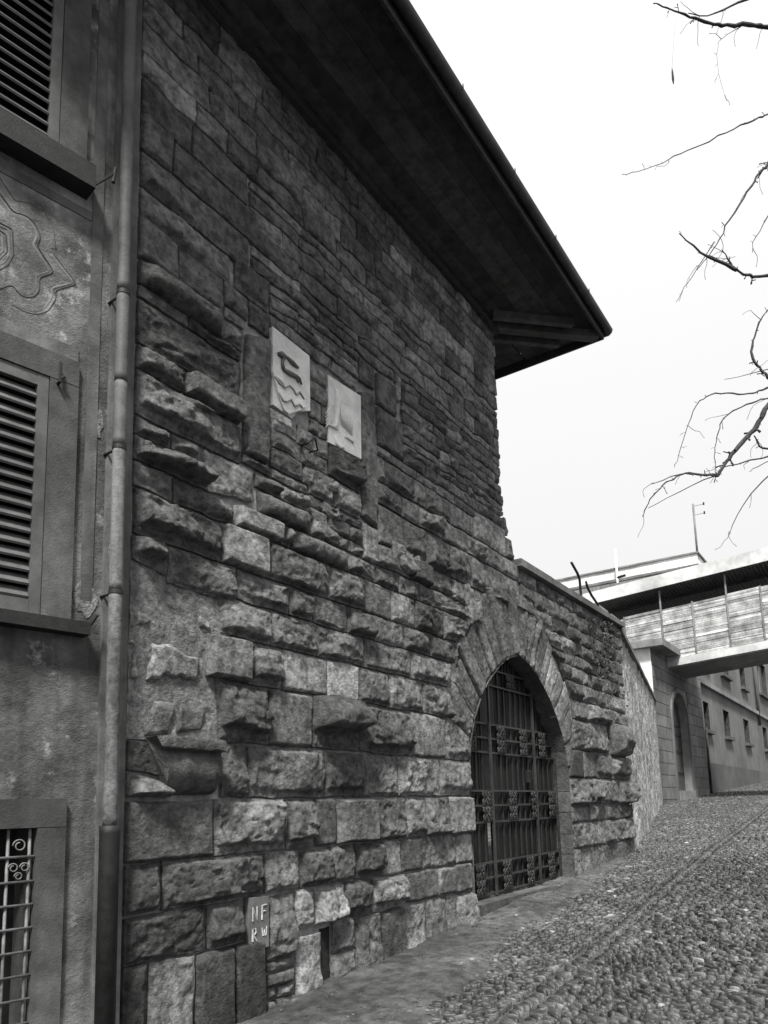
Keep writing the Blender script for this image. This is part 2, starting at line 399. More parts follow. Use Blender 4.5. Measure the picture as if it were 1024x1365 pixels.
    idx = np.arange(k).reshape(nu + 1, nv + 1)
    ring = np.concatenate([idx[:, 0], idx[-1, 1:], idx[-2::-1, -1], idx[0, -2:0:-1]])
    B = A[ring].copy(); cen = A.mean(0); B[:, 1] = y0 + .07
    Fq = np.stack([idx[:-1, :-1], idx[1:, :-1], idx[1:, 1:], idx[:-1, 1:]], -1).reshape(-1, 4).tolist()
    n = len(ring); Fs = [[int(ring[(i + 1) % n]), int(ring[i]), k + i, k + (i + 1) % n] for i in range(n)]
    STONES.append([w * h / max(far, 1) ** 2 * 1.0, np.concatenate([A, B]), Fq + Fs, tone, name, (c[0], c[1])])

# arch voussoirs
def resample(pl, n):
    pl = np.array(pl); d = np.r_[0, np.cumsum(np.linalg.norm(np.diff(pl, axis=0), axis=1))]
    t = np.linspace(0, d[-1], n); return np.stack([np.interp(t, d, pl[:, 0]), np.interp(t, d, pl[:, 1])], -1)
IN = {-1: HALF[2:]}
half = resample(HALF[2:], 200)
tn = np.gradient(half, axis=0); nr = np.stack([-tn[:, 1], tn[:, 0]], -1) * -1; nr /= np.linalg.norm(nr, axis=1)[:, None]   # outward (dx+, z+)
if nr[0, 0] < 0: nr = -nr
tt = np.linspace(0, 1, 200)
nr = nr * (1 - .25 * tt[:, None]) + np.array([0.25, .55]) * (.25 * tt[:, None]); nr[-1] = (0, 1); nr /= np.linalg.norm(nr, axis=1)[:, None]
elen = .14 + .50 * sstep(0, .3, tt) + .14 * tt
ext = half + nr * elen[:, None]; ext[:, 0] = np.maximum(ext[:, 0], 0)
def xext(z):                              # half width of the voussoir ring at height z
    if z <= HALF[2][1]: return 1.47
    o = np.argsort(ext[:, 1]); 
    if z >= ext[:, 1].max(): return 0.
    return float(np.max(np.interp(z, ext[o, 1], ext[o, 0])))
ZX = float(ext[:, 1].max())
for sgn in (-1, 1):
    cuts = [0, 24, 50, 74, 96, 116, 134, 150, 164, 177, 189, 199] if sgn < 0 else [0, 30, 54, 80, 100, 120, 138, 153, 167, 180, 199]
    for i in range(len(cuts) - 1):
        a, e = cuts[i], cuts[i + 1]
        L0, L1 = half[a] + nr[a] * .01, half[e] + nr[e] * .01
        ka, ke = elen[a], elen[e]
        kk = rnd.uniform(.82, 1.3); E0, E1 = half[a] + (ext[a] - half[a]) * kk, half[e] + (ext[e] - half[e]) * kk * rnd.uniform(.93, 1.07)
        q = [L0, L1, E1, E0]; q = [(ACX + sgn * p[0], p[1]) for p in q]
        if sgn > 0: q = q[::-1]; q = [q[3], q[2], q[1], q[0]]
        if sgn < 0: q = [q[3], q[0], q[1], q[2]]
        else: q = [q[0], q[3], q[2], q[1]]
        stone(q, rnd.choice([.02, .035, .05, .015]), rnd.choice(['boss', 'rough', 'flat']), math.exp(rnd.gauss(0.05, .25)), name='voussoir')

def row(zb, zt, js, bosses=None, boss=.06, tone=1., styles=None, tones=None, jit=.006, left=None, right=None, spread=.3, amp=.009):
    """a course of stones; js = X of the vertical joints. left/right: slanted ends (Xbottom,Xtop)"""
    n = len(js) - 1
    for i in range(n):
        a0 = a1 = js[i]; b0 = b1 = js[i + 1]
        if i == 0 and left: a0, a1 = left
        if i == n - 1 and right: b0, b1 = right
        j = lambda: rnd.uniform(-jit, jit)
        st = (styles or {}).get(i) or rnd.choices(['boss', 'rough', 'flat'], [.66, .22, .12])[0]
        bo = (bosses or {}).get(i, boss * rnd.uniform(.5, 1.35))
        if st == 'flat' and i not in (bosses or {}): bo = rnd.uniform(.008, .03)
        to = (tones or {}).get(i, tone * math.exp(rnd.gauss(0, spread * .75)))
        stone([(a0 + j(), zb + j()), (b0 + j(), zb + j()), (b1 + j(), zt + j()), (a1 + j(), zt + j())], bo, st, to, amp=amp)
def jpx(l, z): return [X_(x, z) for x in l]
def rjoints(a, e, wmin, wmax):
    r = [a]
    while True:
        w = rnd.uniform(wmin, wmax)
        if r[-1] + w > e - wmin * .7: break
        r.append(r[-1] + w)
    return r + [e]

Z = {-3: .30, -2: .77, -1: 1.06, 0: 1.36, 1: 1.74, 2: 2.12, 3: 2.55, 4: 2.87, 5: 3.145, 6: 3.385, 7: 3.69, 8: 3.87}
def course(k, px, **kw):
    zb, zt = Z[k - 1], Z[k]; js = jpx(px, (zb + zt) / 2); js[0] = max(js[0], XL) if px[0] < 190 else js[0]
    row(zb, zt, js, **kw)
AJ = AL - .01
def endl(k): return (ACX - xext(Z[k - 1]) - .004, ACX - xext(Z[k]) - .004)
# bottom rows (dark at the left: vignette shade painted into the tone, partly damp)
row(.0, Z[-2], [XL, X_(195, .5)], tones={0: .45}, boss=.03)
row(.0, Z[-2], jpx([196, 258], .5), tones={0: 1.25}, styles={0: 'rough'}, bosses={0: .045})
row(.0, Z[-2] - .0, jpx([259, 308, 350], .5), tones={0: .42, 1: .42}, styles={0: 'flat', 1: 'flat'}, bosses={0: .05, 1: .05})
for z0, z1, n in [(.0, .22, 2), (.22, .33, 2), (.33, .42, 2), (.42, .53, 1), (.53, .6, 1)]:
    a, e = X_(353, .4), X_(391, .4); js = [a] + sorted(rnd.uniform(a + .05, e - .05) for _ in range(n - 1)) + [e]
    row(z0, z1, js, boss=.03, tone=.75, jit=.015)
row(.05, .72, jpx([392, 427], .5), tones={0: 1.7}, styles={0: 'rough'}, bosses={0: .04})
stone([(X_(428, .5), .33), (X_(440, .5), .33), (X_(440, .5), .74), (X_(428, .5), .74)], .0, 'flat', .12, y0=.02, gap=0)  # dark filler: its tone stands for the shade inside a deep slot
row(.30, .52, jpx([441, 472], .5), tones={0: 1.5}, styles={0: 'rough'}, bosses={0: .03})
row(.52, .77, jpx([441, 472], .5), tones={0: 1.5}, styles={0: 'rough'}, bosses={0: .03})
row(.18, .31, jpx([400, 440, 478], .3), tone=.8, boss=.03)
row(.24, Z[-2], jpx([472, 507, 537, 567, 593, 607, 626], .6)[:-1] + [AJ], tones={1: .55, 2: 1.6, 0: .8}, styles={1: 'flat', 2: 'rough'}, bosses={1: .04, 4: .02})
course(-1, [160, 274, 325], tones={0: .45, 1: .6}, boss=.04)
row(.60, 1.04, jpx([353, 391], .85), tone=.6, boss=.05, styles={0: 'rough'})
course(-1, [392, 418, 457, 494, 540, 582, 626], tones={0: 1.7, 1: 1.9, 2: .55, 4: .75}, styles={0: 'rough', 1: 'rough', 4: 'flat', 3: 'boss'}, bosses={1: .10, 2: .06, 3: .07, 4: .015})
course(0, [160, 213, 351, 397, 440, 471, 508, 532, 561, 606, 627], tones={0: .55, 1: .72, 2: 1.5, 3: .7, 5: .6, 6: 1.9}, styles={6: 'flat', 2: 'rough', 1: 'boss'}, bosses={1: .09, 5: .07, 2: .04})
course(1, [160, 282, 378, 418, 446, 497, 539, 566, 598, 626], tones={0: .72, 2: .85}, bosses={1: .075, 4: .08, 5: .06, 7: .09, 8: .07, 3: .02})
stone([(XL, 1.75), (3.2, 1.75), (3.1, 1.86), (XL, 1.9)], .09, 'rough', .9)
stone([(XL, 1.9), (3.16, 1.87), (3.2, 2.1), (XL, 2.1)], .01, 'rough', .5)  # dark tone paints the shade of the hollow beside the broken shelf
course(2, [291, 328, 431, 482, 529, 585, 626], bosses={1: .05, 4: .08, 3: .025}, styles={4: 'boss'})
course(3, [286, 357, 414, 478, 546, 592, 604], styles={2: 'corbel', 4: 'flat'}, bosses={0: .09, 2: .22, 4: .015}, tones={2: .6, 4: 1.45, 0: .85}, right=endl(3))
course(4, [273, 329, 374, 434, 477, 517, 562, 602], styles={2: 'flat', 3: 'flat'}, tones={2: 1.6, 3: 1.9}, bosses={0: .075, 5: .06}, right=endl(4))
course(5, [290, 358, 421, 484, 546, 604], bosses={0: .06, 2: .06, 4: .05}, right=endl(5))
course(6, [293, 313, 384, 415, 461, 497, 537, 571, 605, 618], right=endl(6))
course(7, [177, 292, 353, 434, 483, 520, 551, 590, 625], styles={0: 'boss', 3: 'boss'}, bosses={0: .10, 1: .07, 2: .06, 6: .09}, tones={0: .8, 3: 1.2}, right=endl(7))
# broken stones over the recess at the left
row(3.12, Z[6], jpx([222, 313], 3.25), bosses={0: .05}, styles={0: 'rough'}, tones={0: 1.05})
stone([(XL, 3.22), (X_(222, 3.3), 3.16), (X_(222, 3.3), 3.385), (XL, 3.385)], .09, 'corbel', .8)
course(8, [177, 228, 310, 373, 386, 460, 499, 531, 558, 590], styles={1: 'boss', 4: 'roll'}, bosses={2: .07, 4: .08}, right=(min(X_(640, 3.8), ACX - xext(3.69)), ACX - xext(3.87)))
# left block above
def lrow(z0, z1, px, **kw):
    js = jpx(px, (z0 + z1) / 2); js[0] = XL; row(z0, z1, js, **kw)
lrow(3.87, 4.05, [180, 276], styles={0: 'boss'}, bosses={0: .12}, tones={0: .8})
lrow(4.05, 4.18, [180, 224, 264], boss=.06)
lrow(4.18, 4.50, [180, 320], styles={0: 'boss'}, bosses={0: .075})
lrow(4.50, 4.68, [180, 243, 320], bosses={0: .07, 1: .10})
lrow(4.68, 5.00, [180, 319], styles={0: 'boss'}, bosses={0: .085})
lrow(5.00, 5.10, [180, 250, 320], boss=.04)
lrow(5.10, 5.29, [180, 296], styles={0: 'roll'}, bosses={0: .11}, tones={0: .85})
lrow(5.29, 5.59, [180, 236, 296], styles={1: 'rough'}, bosses={0: .03, 1: .04}, tones={0: 1.25})
lrow(5.59, 5.82, [180, 305], styles={0: 'rough'}, bosses={0: .06})
lrow(5.82, 6.10, [180, 330], styles={0: 'rough'}, bosses={0: .055})
lrow(6.10, 6.39, [180, 230, 340], boss=.02, styles={0: 'flat', 1: 'rough'})
lrow(6.39, 6.66, [180, 255, 330], boss=.02)
XA = X_(320, 4.6); XA2 = X_(296, 5.3)
def fill(a, e, z0, z1, hmin, hmax, wmin, wmax, boss=.02, tone=1., jit=.012, styles=None, spread=.28, rag=0., amp=.014):
    z = z0
    while z < z1 - 1e-3:
        h = rnd.uniform(hmin, hmax)
        if z + h > z1 - hmin * .8: h = z1 - z
        js = rjoints(a, e + rnd.uniform(-rag, rag), wmin, wmax)
        n = len(js) - 1
        st = {i: rnd.choices(['rough', 'flat', 'boss'], [.72, .18, .10])[0] for i in range(n)} if styles is None else {i: styles for i in range(n)}
        row(z, z + h, js, boss=boss, tone=tone, jit=jit, styles=st, spread=spread, amp=amp)
        z += h
# patch, slabs and rubble round the shields
stone([(3.44, 3.87), (3.90, 3.96), (3.92, 4.18), (3.40, 4.17)], .02, 'rough', 1.7, amp=.03)
stone([(3.81, 4.28), (4.08, 4.30), (4.10, 5.38), (3.83, 5.28)], .035, 'flat', .95)
stone([(5.31, 4.27), (5.54, 4.22), (5.55, 5.22), (5.33, 5.36)], .035, 'flat', 1.0)
stone([(4.83, 4.50), (5.29, 4.48), (5.29, 4.79), (4.83, 4.79)], .085, 'boss', .55)
stone([(3.96, 3.88), (4.56, 3.88), (4.56, 4.06), (3.96, 4.06)], .10, 'roll', .9)
row(4.07, 4.20, [3.94, 4.22, 4.58], bosses={0: .07, 1: .09}, boss=.08, styles={0: 'boss', 1: 'boss'})
fill(4.57, 5.30, 3.88, 4.22, .1, .17, .16, .34, .05, 1.15)
row(4.21, 4.29, [3.8, 4.12, 4.55], boss=.06)
fill(4.11, 4.82, 4.30, 4.79, .12, .2, .2, .4, .03, 1.15)
row(4.23, 4.48, [4.57, 4.9, 5.30], boss=.03, tone=1.25)
fill(4.59, 4.82, 4.80, 5.42, .12, .2, .1, .22, .02, 1.2)
fill(4.11, 4.36, 4.66, 4.79, .12, .14, .1, .22, .02, 1.3)
fill(4.11, 5.30, 5.50, 5.88, .08, .15, .14, .38, .025, 1.15)
fill(3.6, 4.10, 5.39, 5.59, .1, .2, .2, .4, .03, 1.)
row(5.10, 5.27, [XA2, 3.80], boss=.04); row(5.29, 5.38, [XA2, 3.82], boss=.02)
stone([(5.31, 5.37), (5.56, 5.24), (5.58, 5.62), (5.31, 5.5)], .02, 'rough', .9)
# right block between the shields and the tower edge
row(3.88, 4.10, jpx([499, 545, 571, 600], 4.) + [7.5], boss=.05, bosses={1: .07})
row(4.10, 4.48, [5.56, 6.0, 6.42, 6.95, 7.4], bosses={0: .015, 1: .06, 2: .09, 3: .07}, styles={0: 'flat', 1: 'boss', 2: 'boss'})
row(3.88, 4.23, [5.31, 5.55], boss=.05)
row(4.49, 4.72, [5.56, 6.0, 6.33, 6.80, 7.35], bosses={0: .04, 1: .02, 2: .10, 3: .02}, styles={2: 'boss', 3: 'flat'}, tones={3: 1.3})
row(4.73, 4.98, [5.56, 5.72, 6.25, 6.48, 7.0, 7.55], bosses={1: .07, 2: .02, 3: .06, 4: .015}, tones={4: 1.3, 1: .7}, styles={1: 'boss'})
row(4.98, 5.08, [5.56, 5.8, 6.3, 6.7, 7.1, 7.6], boss=.03, tone=1.1)
row(4.73, 5.08, [7.56, 8.0, 8.42], boss=.02, tone=1.3)
row(4.49, 4.72, [7.36, 7.8, 8.25, 8.78], boss=.03, tone=1.25, bosses={0: .12}, styles={0: 'boss'})
row(4.11, 4.48, [7.41, 7.75, 8.2, 8.7], boss=.03, tone=1.25)
row(3.88, 4.10, [7.51, 7.8, ACX - .35], boss=.03, tone=1.25, right=(ACX - max(xext(3.9), .3), ACX - xext(4.08) - .02))
stone([(ACX - xext(4.1), 4.12), (ACX + .55, 4.12), (ACX + .5, 4.3), (ACX - .05, 4.3)], .03, 'flat', 1.2)
stone([(5.6, 5.1), (6.05, 5.1), (6.05, 5.5), (5.6, 5.5)], .02, 'flat', .8)
stone([(5.6, 5.51), (5.95, 5.51), (5.95, 5.85), (5.6, 5.85)], .02, 'flat', .75)
stone([(5.32, 5.62), (5.58, 5.64), (5.58, 5.87), (5.32, 5.87)], .02, 'rough', .75)
fill(6.06, XT, 5.09, 5.9, .08, .19, .15, .45, .03, 1.1, rag=.03, amp=.02, spread=.4)
fill(XA2 + .3, XT, 5.89, 6.66, .09, .2, .2, .62, .025, 1.15, rag=.03, amp=.022, spread=.45)
row(5.59, 5.88, [XA2 + .12, 4.1], boss=.03)
fill(XL, XT, 6.67, 7.9, .11, .24, .25, .75, .025, 1.2, rag=.03, amp=.022, spread=.45)
# toothing beside the tower edge, wall right of the gate
stone([(8.43, 4.74), (8.66, 4.74), (8.6, 5.0), (8.42, 5.0)], .04, 'rough', 1.4)
stone([(8.42, 5.02), (8.5, 5.02), (8.46, 5.25), (8.39, 5.25)], .03, 'rough', 1.3)
def rrow(z0, z1, px=None, n=None, **kw):
    le = (ACX + xext(z0) + .004, ACX + xext(z1) + .004)
    if px: js = [le[0]] + jpx(px, (z0 + z1) / 2)
    else: js = rjoints(max(le), XR, .28, .62)
    js[-1] = XR + rnd.uniform(-.03, .02)
    row(z0, z1, js, left=le, **kw)
rrow(.45, 1.0, [806, 843], boss=.03, tone=.9, styles={0: 'rough', 1: 'rough'})
rrow(1.0, 1.36, [785, 806, 821, 842], tone=1., spread=.55, boss=.07)
rrow(1.36, 1.60, [782, 804, 825, 842], tone=.85, spread=.55, boss=.09)
rrow(1.60, 2.0, [787, 800, 823, 838], tone=.8, spread=.55, boss=.10)
rrow(2.0, 2.40, [776, 793, 814, 836], tone=.95, spread=.55, boss=.10)
rrow(2.40, 2.85, [785, 808], tone=1.0, boss=.07, spread=.2)
STONES.pop()
stone([(ACX + xext(2.6) + .35, 2.40), (11.95, 2.40), (11.95, 2.85), (ACX + xext(2.7) + .3, 2.85)], .07, 'rough', 1.1)
stone([(12.0, 2.36), (12.75, 2.36), (12.75, 2.93), (12.0, 2.93)], .26, 'roll', .8, gap=.01)
stone([(12.76, 2.40), (XR, 2.40), (XR, 2.84), (12.76, 2.84)], .05, 'boss', .9)
rrow(2.85, 3.14, [782, 791, 811, 830], boss=.09, tone=.9, spread=.6)
rrow(3.14, 3.40, [775, 796, 806, 830], boss=.08, tone=1., spread=.6)
for z0, z1 in [(3.40, 3.62), (3.62, 3.80), (3.80, 4.02), (4.02, 4.24), (4.24, 4.48), (4.48, 4.66)]:
    le = (ACX + xext(z0) + .004, ACX + max(xext(z1), .0) + .004)
    st = le if z1 < ZX else ((ACX + .56, ACX + .56) if z1 < 4.35 else (8.80, 8.80))
    js = rjoints(max(st), XR, .25, .6); row(z0, z1, js, left=st, boss=.04, tone=.9, jit=.02, spread=.4, amp=.015)
def patch(px0, py0, px1, py1, tone, y0=-.03):
    a, e = at(px0, py0), at(px1, py1); c0, c1 = min(a[0], e[0]), max(a[0], e[0]); z0, z1 = min(a[2], e[2]), max(a[2], e[2])
    stone([(c0 + .02, z0), (c1, z0 + .03), (c1 - .03, z1), (c0, z1 - .03)], .03, 'rough', tone, amp=.045, y0=y0)
patch(414, 690, 448, 730, 1.5); patch(428, 668, 452, 700, 1.6); patch(520, 722, 550, 760, 1.5); patch(530, 735, 560, 775, 1.35); patch(598, 770, 625, 812, 1.7); patch(615, 790, 640, 840, 1.5); patch(362, 395, 398, 440, 1.4, -.02); patch(432, 640, 450, 668, 1.6)
stone([(5.95, 5.70), (6.02, 5.70), (6.03, 5.98), (5.96, 5.98)], .03, 'flat', 3.2)
for a_, z_, w_, h_ in [(4.65, 5.62, .3, .12), (5.0, 5.62, .25, .09), (4.15, 5.5, .22, .08), (7.0, 5.45, .22, .1), (7.45, 5.2, .1, .12), (5.08, 5.47, .2, .06)]:
    stone([(a_, z_), (a_ + w_, z_), (a_ + w_, z_ + h_), (a_, z_ + h_)], .03, 'rough', 1.9, y0=-.012)
# rubble in the recess at the left
b = MB()
gx_, gz_ = np.meshgrid(np.linspace(XL, 3.66, 70), np.linspace(2.10, 3.30, 90), indexing='ij')
rub = fbm(gx_ * 6, gz_ * 6, s=31, o=5)
b.grid(np.stack([gx_, -.002 - .016 * rub - .012 * np.maximum(0, fbm(gx_ * 14, gz_ * 14, s=33)), gz_], -1))
b.build('rubble_bed', M_rubblem, tower, smooth=True, recalc=False)
for px0, py0, px1, py1, to, st in [(190, 853, 264, 910, 1.5, 'flat'), (195, 930, 228, 980, 1.2, 'flat'), (234, 940, 272, 975, .95, 'flat'), (262, 817, 281, 840, 2.3, 'flat'),
                         (265, 842, 283, 849, .8, 'rough'), (180, 812, 202, 838, 1.1, 'flat'), (166, 845, 183, 858, 1.6, 'flat'), (165, 862, 180, 905, 1.1, 'flat'), (176, 904, 192, 911, 1.8, 'rough'),
                         (205, 849, 228, 853, 1.2, 'rough'), (235, 918, 258, 930, .8, 'rough'), (163, 946, 170, 980, .8, 'flat'), (240, 976, 262, 984, 1.2, 'flat'), (205, 905, 235, 912, 1.0, 'rough')]:
    a = at(px0, py0); e = at(px1, py1); w_ = (e[0] - a[0]) * .12
    x0, x1 = max(a[0], XL), e[0]
    stone([(x0, e[2]), (x1 - abs(w_) * rnd.random(), e[2] + .01), (x1, a[2] - .02), (x0 + abs(w_) * rnd.random() * 2, a[2])], .012, st, to * 1.25, amp=.04, y0=.003)
# moulded broken corbel shelf
prof = [(0., 2.11), (.25, 2.115), (.255, 2.105), (.255, 2.05), (.25, 2.042), (.17, 2.036), (.20, 1.99), (.205, 1.94), (.19, 1.89), (.15, 1.84), (.09, 1.795), (.02, 1.77), (-.02, 1.765)]
b = MB(); nx_ = 26; Pg = np.zeros((nx_, len(prof), 3))
for i in range(nx_):
    for j, (p, z) in enumerate(prof):
        p = p * .6; x0 = 2.95 + (2.12 - z) * .45 + .035 * noise(j * .9, 1.3, 0, 3) + .25 * max(0, p - .2) * 0      # broken left end
        u = i / (nx_ - 1); x = x0 + (3.50 - x0) * u
        Pg[i, j] = (x, -.015 - p + .007 * noise(x * 14, z * 14, 0, 4) + .004 * noise(x * 40, z * 40, 0, 6), z + .004 * noise(x * 20, z * 9, 0, 5))
b.grid(Pg); b.addvf([tuple(p) for p in Pg[-1]], [tuple(range(len(prof)))]); b.addvf([tuple(p) for p in Pg[0]], [tuple(range(len(prof)))[::-1]])
cs = b.build('corbel_shelf', mat('corbel_stone', .05, .13, 12, .9, .8, 40, b2=90), tower, smooth=False)
for p_ in cs.data.polygons: p_.use_smooth = len(p_.vertices) == 4
# coping slabs on the gate wall
x = 8.70; M_coping = mat('coping_stone', .09, .16, 6, .9, .5, 30, objvar=.15)
while x < XR:
    e = min(x + rnd.uniform(.9, 1.3), XR + .06)
    b = MB(); b.box((x + .006, -.09, ZP + .0), (e - .006, .66, ZP + .09 + rnd.uniform(-.006, .006))); b.build('coping_slab', M_coping, tower); x = e
# threshold of the gateway
b = MB(); b.box((7.1, -.02, .1), (10.2, .5, .60)); b.build('threshold', mat_rev, tower)

# split: 300 largest in view are parts, the rest one part
STONES.sort(key=lambda s: -s[0])
vis = []
rest = MB(); cnt = 0
for wgt, V, F, tone, name, c in STONES:
    if cnt < 300:
        mb = MB(); mb.addvf(V.tolist(), F, tone); mb.build(name, M_stone, wall, smooth=True, recalc=False); cnt += 1
    else: rest.addvf(V.tolist(), F, tone)
if rest.v:
    ro = rest.build('small_stones', M_stone, tower, smooth=True, recalc=False); ro['kind'] = 'stuff'

# iron loop under the shields, painted letters on the slab by the corner
graf = []
b = MB(); b.tube([(4.46, -.02, 4.62), (4.44, -.10, 4.60), (4.52, -.12, 4.68), (4.58, -.10, 4.60), (4.57, -.02, 4.60)], .008, 6)
b.build('iron_loop', M_iron, tower, smooth=True)
slab = [(3.835, .70), (4.025, .71), (4.025, 1.05), (3.835, 1.06)]
b = MB(); b.prism(slab, .06, -.045, lambda a, z, d: (a, d, z)); sm = b.build('letter_slab', mat('slab_stone', .07, .11, 12, .85, .2, 60), tower)
def letter(name, strokes, r=.006):
    b = MB()
    for pts in strokes: b.tube([(p[0], -.0465, p[1]) for p in pts], r, 5)
    b.build(name, M_chalk, sm)
letter('letter_n', [[(3.865, .90), (3.865, .99), (3.905, .905), (3.908, .995)]])
letter('letter_f', [[(3.955, .90), (3.958, .995), (4.0, .998)], [(3.956, .955), (3.99, .955)]])
letter('letter_r', [[(3.862, .765), (3.864, .85), (3.89, .848), (3.895, .825), (3.885, .812), (3.868, .81), (3.9, .765)]], .007)
letter('letter_w', [[(3.955, .845), (3.962, .79), (3.972, .79), (3.978, .83), (3.985, .79), (3.995, .792), (4.002, .85)]], .004)

# --- roof with wide eaves
ZS = ZT; OV = 1.09
RX0, RX1, RY0, RY1 = 1.2, XT + 1.09, -OV, 8.2
rf = MB()
hz, hy = 1.9, (RY0 + RY1) / 2
e = [(RX0, RY0, ZS + .16), (RX1, RY0, ZS + .16), (RX1, RY1, ZS + .16), (RX0, RY1, ZS + .16)]
rd = [(RX0 + 3, hy, ZS + hz), (RX1 - 4.6, hy, ZS + hz)]
rf.addvf(e + rd, [(0, 1, 5, 4), (1, 2, 5), (2, 3, 4, 5), (3, 0, 4), (0, 3, 2, 1)])
roof = rf.build('roof', mat('roof_tiles', .08, .14, 8, .9, .6, 12), tower)
nb = 6
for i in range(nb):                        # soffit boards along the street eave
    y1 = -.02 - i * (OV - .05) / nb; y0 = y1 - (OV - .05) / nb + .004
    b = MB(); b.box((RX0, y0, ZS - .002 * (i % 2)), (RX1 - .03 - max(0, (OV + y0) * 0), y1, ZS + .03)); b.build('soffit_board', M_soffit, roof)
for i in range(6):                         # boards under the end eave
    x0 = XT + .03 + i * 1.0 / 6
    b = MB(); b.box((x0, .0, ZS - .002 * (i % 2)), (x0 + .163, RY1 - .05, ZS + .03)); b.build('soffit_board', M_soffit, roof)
for y in np.arange(.9, 7.5, .95):
    b = MB(); b.box((XT - .02, y - .05, ZS - .075), (RX1 - .08, y + .05, ZS - .004)); b.build('rafter', M_dark, roof)
for s, wd_ in ((0, .12), (.45, .07), (-.45, .07)):
    b = MB(); d = np.array([1, -1, 0]) / math.sqrt(2); nn = np.array([1, 1, 0]) / math.sqrt(2)
    o = np.array([XT - .05, .05, ZS - .11]) + nn * (s * .5 - wd_ / 2)
    b.obox(o, d * (1.55 if s == 0 else 1.1), nn * wd_, (0, 0, .105)); b.build('hip_rafter', mat('old_timber', .05, .09, 9, .85, .4, 30), roof)
b = MB(); b.box((XL, -.07, ZS - .16), (XT + .06, .03, ZS - .08)); b.build('wall_plate', M_dark, roof)
# fascia and half-round gutter
b = MB(); b.box((RX0, RY0 - .03, ZS - .09), (RX1, RY0 + .0, ZS + .14)); b.box((RX1 + .0, RY0 - .03, ZS - .09), (RX1 + .03, RY1, ZS + .14)); b.build('fascia', M_dark, roof)
b = MB(); n = 9
for pth in ([(RX0, RY0 - .085), (RX1 + .085, RY0 - .085)], [(RX1 + .085, RY0 - .085), (RX1 + .085, RY1)]):
    (ax_, ay_), (bx_, by_) = pth; dx, dy = bx_ - ax_, by_ - ay_; L = math.hypot(dx, dy); nx, ny = -dy / L, dx / L
    Pg = np.zeros((2, n, 3))
    for i, (x, y) in enumerate(pth):
        for j in range(n):
            q = math.pi * j / (n - 1); Pg[i, j] = (x + nx * .055 * math.cos(q), y + ny * .055 * math.cos(q), ZS + .05 - .07 * math.sin(q))
    b.grid(Pg)
gt = b.build('gutter', M_gutter, roof, smooth=True, recalc=False)
for x in np.arange(2, RX1, 1.1):
    b = MB(); b.tube([(x, RY0 - .145, ZS + .07), (x, RY0 - .147, ZS + .03), (x, RY0 - .085, ZS - .026), (x, RY0 - .03, ZS + .03)], .006, 5); b.build('gutter_bracket', M_gutter, gt)

# ------------------------------------------------------------------ marble coats of arms
M_wave = mat('grimy_marble', .16, .3, 12, .8, .4, 60)
def relief(name, label, quad, depth, parts):
    c = np.mean(quad, axis=0)
    t = thing(name, label, 'coat of arms', (c[0], -.03, quad[0][1]))
    b = MB(); b.prism(quad, .05, -depth, lambda a, z, d: (a, d, z)); b.build('slab', M_marble, t)
    return t
P1 = [(4.115, 4.82), (4.34, 4.80), (4.42, 4.90), (4.575, 4.97), (4.575, 5.47), (4.115, 5.49)]
t1 = relief('coat_of_arms', 'pale marble shield with wavy bands below an animal, left of two on wall', P1, .03, None)
z4 = lambda x, y: (lambda p: (p[0], p[2]))(at(330 + x / 4.265, 400 + y / 4.265, -.06))
sh = [z4(*p) for p in [(150, 250), (338, 400), (338, 600), (300, 625), (243, 645), (215, 620), (180, 520), (150, 400)]]
b = MB(); b.prism(sh, -.025, -.05, lambda a, z, d: (a, d, z)); shield = b.build('shield', M_marble, t1)
b = MB()
for pts, r in [([(160, 430), (185, 470), (215, 495), (240, 480), (262, 500), (280, 535), (300, 520), (325, 560)], .010),
               ([(185, 525), (205, 570), (225, 575), (250, 560), (270, 600), (300, 590), (315, 610)], .010),
               ([(175, 440), (205, 470), (215, 500)], .008)]:
    b.tube([(*(lambda q: (q[0], -.052, q[1]))(z4(*p)),) for p in pts], r, 6)
b.build('wave_bands', M_wave, shield, smooth=True)
b = MB()
for pts, r in [([(175, 305), (195, 310), (220, 325)], [.014, .028, .016]), ([(205, 320), (200, 360), (205, 392)], [.016, .014, .016]), ([(228, 325), (255, 355), (290, 385)], [.012, .022, .010]),
               ([(203, 392), (240, 415), (280, 435), (300, 450)], [.014, .024, .02, .012]), ([(278, 435), (292, 470)], [.012, .007]), ([(297, 445), (310, 480)], [.011, .006])]:
    b.tube([(*(lambda q: (q[0], -.058, q[1]))(z4(*p)),) for p in pts], r, 7)
b.build('animal_charge', mat('weathered_marble', .06, .11, 9, .8, .4, 60), shield, smooth=True)
P2 = [(4.815, 4.79), (5.30, 4.82), (5.315, 5.45), (4.83, 5.42)]
t2 = relief('coat_of_arms', 'worn pale marble tablet with bird-like relief and crescent, right of two on wall', P2, .03, None)
b = MB()
def rel(pts, r, n=6): b.tube([(*(lambda q: (q[0], -.034, q[1]))(z4(*p)),) for p in pts], r, n)
rel([(515, 500), (525, 560), (520, 640), (515, 710), (500, 720)], [.01, .03, .03, .02, .012], 8)
b.build('bird_body', M_marble, t2, smooth=True)
for k in range(8):
    b = MB(); rel([(540 + k * 9, 560 + k * 6), (545 + k * 9, 650 + k * 6), (552 + k * 8, 710 + k * 8)], [.01, .014, .005]); b.build('feather', M_marble, t2, smooth=True)
for k in range(5):
    b = MB(); rel([(500, 590 + k * 18), (475, 620 + k * 18), (458, 640 + k * 20)], [.008, .012, .004]); b.build('feather', M_marble, t2, smooth=True)
b = MB(); rel([(515, 775), (518, 810), (535, 832), (565, 835)], [.006, .016, .018, .005]); b.build('crescent', M_marble, t2, smooth=True)
